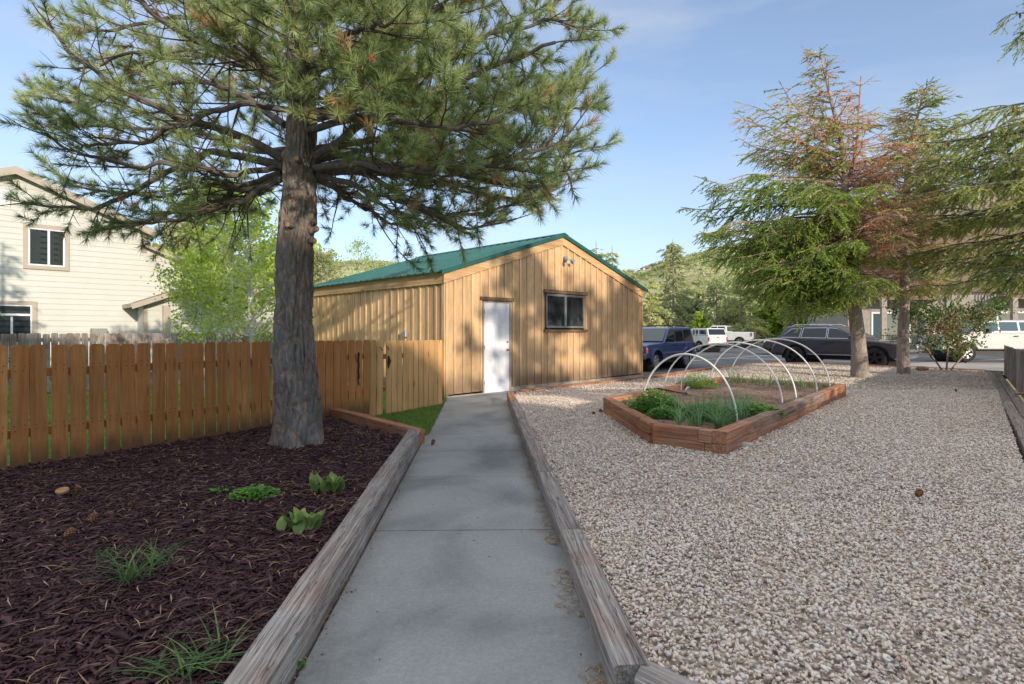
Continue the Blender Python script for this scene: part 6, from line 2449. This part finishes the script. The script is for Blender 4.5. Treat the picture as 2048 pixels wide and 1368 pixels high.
TC['top'] = [(-2.45, .52), (-2.5, .65), (-2.5, 1.16), (-.7, 1.16), (.9, 1.14), (1.05, 1.12), (2.25, 1.02), (2.4, .92), (2.45, .52)]
TC['sill'] = .50
TC['cabs'] = [dict(z0=1.14, tum=.2, poly=[(-.70, 1.12), (1.25, 1.10), (.55, 1.60), (.3, 1.64), (-.55, 1.64), (-.66, 1.60)], bev=.04, win=[[(-.55, 1.20), (.0, 1.20), (.0, 1.54), (-.5, 1.54)], [(.06, 1.20), (1.0, 1.18), (.52, 1.54), (.06, 1.54)]], ws=(1.25, 1.12, .55, 1.6), rw=(None, 0, 0, 0)),
              dict(z0=1.15, tum=.10, poly=[(-2.46, 1.165), (-.72, 1.165), (-.72, 1.70), (-2.25, 1.70), (-2.30, 1.68)], bev=.04, win=[[(-2.25, 1.27), (-1.55, 1.27), (-1.55, 1.58), (-2.17, 1.58)], ov(-1.30, 1.42, .13, .19), ov(-.98, 1.42, .13, .19)], ws=(None, 0, 0, 0), rw=(-2.46, 1.20, -2.30, 1.67))]
TC['bits'] = [('box', ('bumper', 'chrome', (-2.56, 0, .56), (.12, 1.7, .18), .03)), ('box', ('tail_light', 'lens_red', (-2.49, .82, .92), (.05, .12, .30))), ('box', ('tailgate_handle', 'black_plastic', (-2.515, 0, 1.06), (.02, .22, .05))), ('box', ('headlight', 'lens_clear', (2.40, .7, .85), (.08, .3, .16)))]
TC['ws_glass'] = 'car_glass'
vehicle('pickup_truck', 'smaller white pickup truck with a windowed white cap, right behind the navy car', 'pickup truck', (13.5, 42.4, -.05), PI * .63, TC)
SV = dict(TK, paint='paint_silver', glass='car_glass_teal')
SV['top'] = [(-2.85, .62), (-2.90, .75), (-2.90, 1.36), (-1.6, 1.38), (1.2, 1.36), (1.35, 1.34), (2.55, 1.24), (2.78, 1.10), (2.82, .62)]
SV['cabs'] = [dict(z0=1.36, tum=.24, poly=[(-1.85, 1.34), (1.75, 1.30), (1.0, 1.90), (.6, 1.95), (-1.4, 1.95), (-1.65, 1.90)], bev=.05,
                   win=[[(-1.62, 1.44), (-.55, 1.44), (-.55, 1.85), (-1.45, 1.85)], [(-.45, 1.44), (.35, 1.44), (.35, 1.86), (-.45, 1.86)], [(.43, 1.44), (1.5, 1.40), (.95, 1.83), (.43, 1.86)]], ws=(1.75, 1.34, 1.0, 1.9), rw=(-1.85, 1.44, -1.65, 1.9))]
vehicle('pickup_truck', 'big silver truck standing across the pale road behind the low grey fence', 'pickup truck', (22.9, 27.2, -.02), PI * .985, SV)
SED = dict(len=4.5, w=1.8, r=.33, wb=2.7, sill=.36, paint='paint_black', rim='rim_silver', spokes=5, bev=.05,
           top=[(-2.2, .4), (-2.25, .7), (-2.15, .98), (-1.4, 1.02), (.9, .98), (1.9, .84), (2.2, .68), (2.25, .4)],
           cabs=[dict(z0=.98, tum=.32, poly=[(-1.75, .96), (1.3, .93), (.45, 1.38), (0, 1.44), (-.7, 1.43), (-1.1, 1.36)], bev=.05,
                      win=[[(-1.3, 1.03), (-.3, 1.02), (-.3, 1.36), (-.95, 1.33)], [(-.22, 1.02), (.95, 1.0), (.35, 1.33), (-.22, 1.37)]], ws=(1.3, .96, .45, 1.38), rw=(-1.75, 1.0, -1.1, 1.36))],
           bits=[('box', ('headlight', 'lens_clear', (2.18, .68, .66), (.12, .3, .12))), ('box', ('tail_light', 'lens_red', (-2.2, .70, .82), (.08, .3, .12)))])
for px, y, hd, pt, lab in ((1465, 72, PI * .95, 'paint_black', 'low dark sedan parked just behind the big white pickup'), (1492, 78, PI * .9, 'paint_grey', 'grey car farther along, right of the white pickup bed'), (1506, 66, PI * 1.05, 'paint_black', 'dark car at the far end of the parking row, under the spruce skirt')):
    SD_ = dict(SED, paint=pt)
    x = (px - CX) / FPX * y
    vehicle('sedan_car', lab, 'car', (x, y, hillz(x, y) + .02), hd, SD_, 'far parked cars')
# concrete wheel stops
ws0 = None
for k, (px, py) in enumerate(((1440, 694), (1465, 691), (1488, 690.5), (1420, 697))):
    p = P(px, py, -.03)
    o = MB().prism([(-.9, 0), (.9, 0), (.86, .12), (-.86, .12)], -.08, .08).build('wheel_stop', 'pale_road') if ws0 is None else ws0.copy()
    if ws0 is None: ws0 = o
    else: COL.objects.link(o)
    o.location = (p.x, p.y, -.04); o.rotation_euler.z = .5
    tag(o, ('pale concrete wheel stop by the capped pickup tailgate', 'pale concrete wheel stop under the big pickup rear wheel', 'pale concrete wheel stop right of the big pickup', 'pale concrete wheel stop hidden partly by the navy car')[k], 'wheel stop', 'concrete wheel stops')

# ================================================================ CONDO BUILDING BEHIND THE SPRUCES
cb = thing('apartment_building', 'brown and stone apartment building with wooden balconies seen through the spruces', 'building', (27, 44, 0), -.12)
m = MB()
m.box((14, 4, 2.0), (30, 8, 4.4)); m.build('wall', 'condo_stone', cb)
m = MB().box((14, 4.1, 6.9), (30, 8, 5.4)); m.build('wall', 'condo_wall', cb)
MB().prism([(-2, 9.6), (30, 9.6), (26, 12.0), (3, 12.0)], -1, 9).build('roof', 'shingle', cb)
for bx0 in (0.7, 9.5, 18.5):
    m = MB().box((bx0 + 2.2, -.9, 3.9), (4.8, 1.8, .28))
    bal = m.build('balcony', 'condo_wall', cb)
    m = MB()
    m.box((bx0 + 2.2, -1.78, 5.0), (4.8, .08, .10)); m.box((bx0 + 2.2, -1.78, 4.25), (4.8, .08, .08))
    for k in range(23):
        m.box((bx0 - .15 + k * .215, -1.78, 4.62), (.07, .05, .68))
    m.build('railing', 'balcony_wood', bal)
    MB().prism([(bx0 - .5, 6.9), (bx0 + 4.9, 6.9), (bx0 + 4.9, 7.1), (bx0 - .5, 7.1)], -2.2, -.01).build('canopy', 'teal_roof', cb)
    for px_ in (bx0, bx0 + 4.4):
        MB().box((px_, -1.75, 1.9), (.35, .3, 3.9)).build('pillar', 'condo_stone', cb)
    for (x_, z_, w_, h_) in ((bx0 + 1.0, 5.3, 1.4, 2.0), (bx0 + 3.4, 5.3, 1.4, 2.0), (bx0 + 1.0, 1.6, 1.8, 2.4), (bx0 + 3.6, 1.5, 1.6, 2.4)):
        f = MB().box((x_, -.03, z_), (w_ + .24, .06, h_ + .24)).build('window', 'balcony_wood' if z_ > 3 else 'white_paint', cb)
        MB().box((x_, -.065, z_), (w_, .01, h_)).build('pane', 'car_glass_teal', f)
fx_ = thing('iron_fence', 'black iron railing in front of the apartment building behind the dark car', 'fence', (0, 0, 0))
fx_.location = (21.2, 37.0, 0)
m = MB()
for z in (.25, 1.15):
    m.box((3.2, 0, z), (8.4, .04, .05))
m.build('rail', 'black_iron', fx_)
for k in range(44):
    MB().box((-1 + k * .195, 0, .65), (.025, .025, 1.15)).build('baluster', 'black_iron', fx_) if k == 0 else None
b0 = [o for o in fx_.children if o.name.startswith('baluster')] or [o for o in bpy.data.objects if o.parent == fx_ and o.name.startswith('baluster')]
for k in range(1, 44):
    o = b0[0].copy(); COL.objects.link(o); o.parent = fx_; o.location = (k * .195, 0, 0)
# ================================================================ CAMERA, LIGHT
cam = bpy.data.cameras.new('camera')
co = bpy.data.objects.new('camera', cam)
COL.objects.link(co)
co.location = (0, 0, H)
co.rotation_euler = (PI / 2, 0, 0)
cam.sensor_width = 36
cam.lens = FPX / 2048 * 36
cam.shift_y = -19 / 2048
cam.clip_end = 5000
cam.clip_start = .05
SC.camera = co
SUN_EL, SUN_AZ = 15.0, 30.0         # azimuth measured from straight behind the camera towards its right
ts = Vector((math.sin(R(SUN_AZ)) * math.cos(R(SUN_EL)), -math.cos(R(SUN_AZ)) * math.cos(R(SUN_EL)), math.sin(R(SUN_EL))))
sl = bpy.data.lights.new('sun', 'SUN')
so_ = bpy.data.objects.new('sun', sl)
COL.objects.link(so_)
so_.rotation_euler = ts.to_track_quat('Z', 'Y').to_euler()
so_.location = (10, -20, 20)
sl.energy = SUN_E
sl.angle = R(.6)
sl.color = (1.0, .87, .70)
w = bpy.data.worlds.new('World')
SC.world = w
w.use_nodes = True
nt = w.node_tree
for n in list(nt.nodes): nt.nodes.remove(n)
out = nt.nodes.new('ShaderNodeOutputWorld')
bg = nt.nodes.new('ShaderNodeBackground')
sky = nt.nodes.new('ShaderNodeTexSky')
sky.sky_type = 'NISHITA'
sky.sun_disc = False
sky.sun_elevation = R(SUN_EL)
sky.sun_rotation = math.atan2(ts.x, ts.y)
sky.altitude = 2000
sky.air_density = 1.0
sky.dust_density = .8
sky.ozone_density = 1.6
tc = nt.nodes.new('ShaderNodeTexCoord')
mp = nt.nodes.new('ShaderNodeMapping')
mp.inputs['Scale'].default_value = (1.3, 1.3, 6.0)
mp.inputs['Rotation'].default_value = (.12, .25, .3)
nt.links.new(tc.outputs['Generated'], mp.inputs[0])
cn = nt.nodes.new('ShaderNodeTexNoise')
cn.inputs['Scale'].default_value = 1.3
cn.inputs['Detail'].default_value = 9
cn.inputs['Roughness'].default_value = .55
cn.inputs['Distortion'].default_value = .5
nt.links.new(mp.outputs[0], cn.inputs['Vector'])
cr = ramp(nt, cn.outputs['Fac'], [(.42, g(0)), (.75, g(.55))])
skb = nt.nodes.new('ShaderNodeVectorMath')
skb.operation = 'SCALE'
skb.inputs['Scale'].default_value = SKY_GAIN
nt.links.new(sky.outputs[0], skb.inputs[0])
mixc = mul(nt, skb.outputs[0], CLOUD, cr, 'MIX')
# a milky band towards the horizon
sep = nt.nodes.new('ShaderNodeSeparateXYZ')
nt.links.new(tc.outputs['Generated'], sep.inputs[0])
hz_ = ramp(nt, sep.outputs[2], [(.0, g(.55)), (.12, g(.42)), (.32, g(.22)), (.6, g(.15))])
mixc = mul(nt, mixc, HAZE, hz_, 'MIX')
# bright veil above the view, added to raise the fill light
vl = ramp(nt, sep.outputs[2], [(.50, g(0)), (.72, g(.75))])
mixc = mul(nt, mixc, ZENITH_FILL, vl, 'MIX')
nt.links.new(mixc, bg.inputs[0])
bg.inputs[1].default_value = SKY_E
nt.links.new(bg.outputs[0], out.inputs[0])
SC.view_settings.view_transform = 'Standard'
SC.view_settings.look = 'None'
SC.view_settings.exposure = 0
SC.view_settings.gamma = 1
SC.render.engine = 'CYCLES'
SC.cycles.max_bounces = 6
SC.cycles.transparent_max_bounces = 12
SC.cycles.use_denoising = True
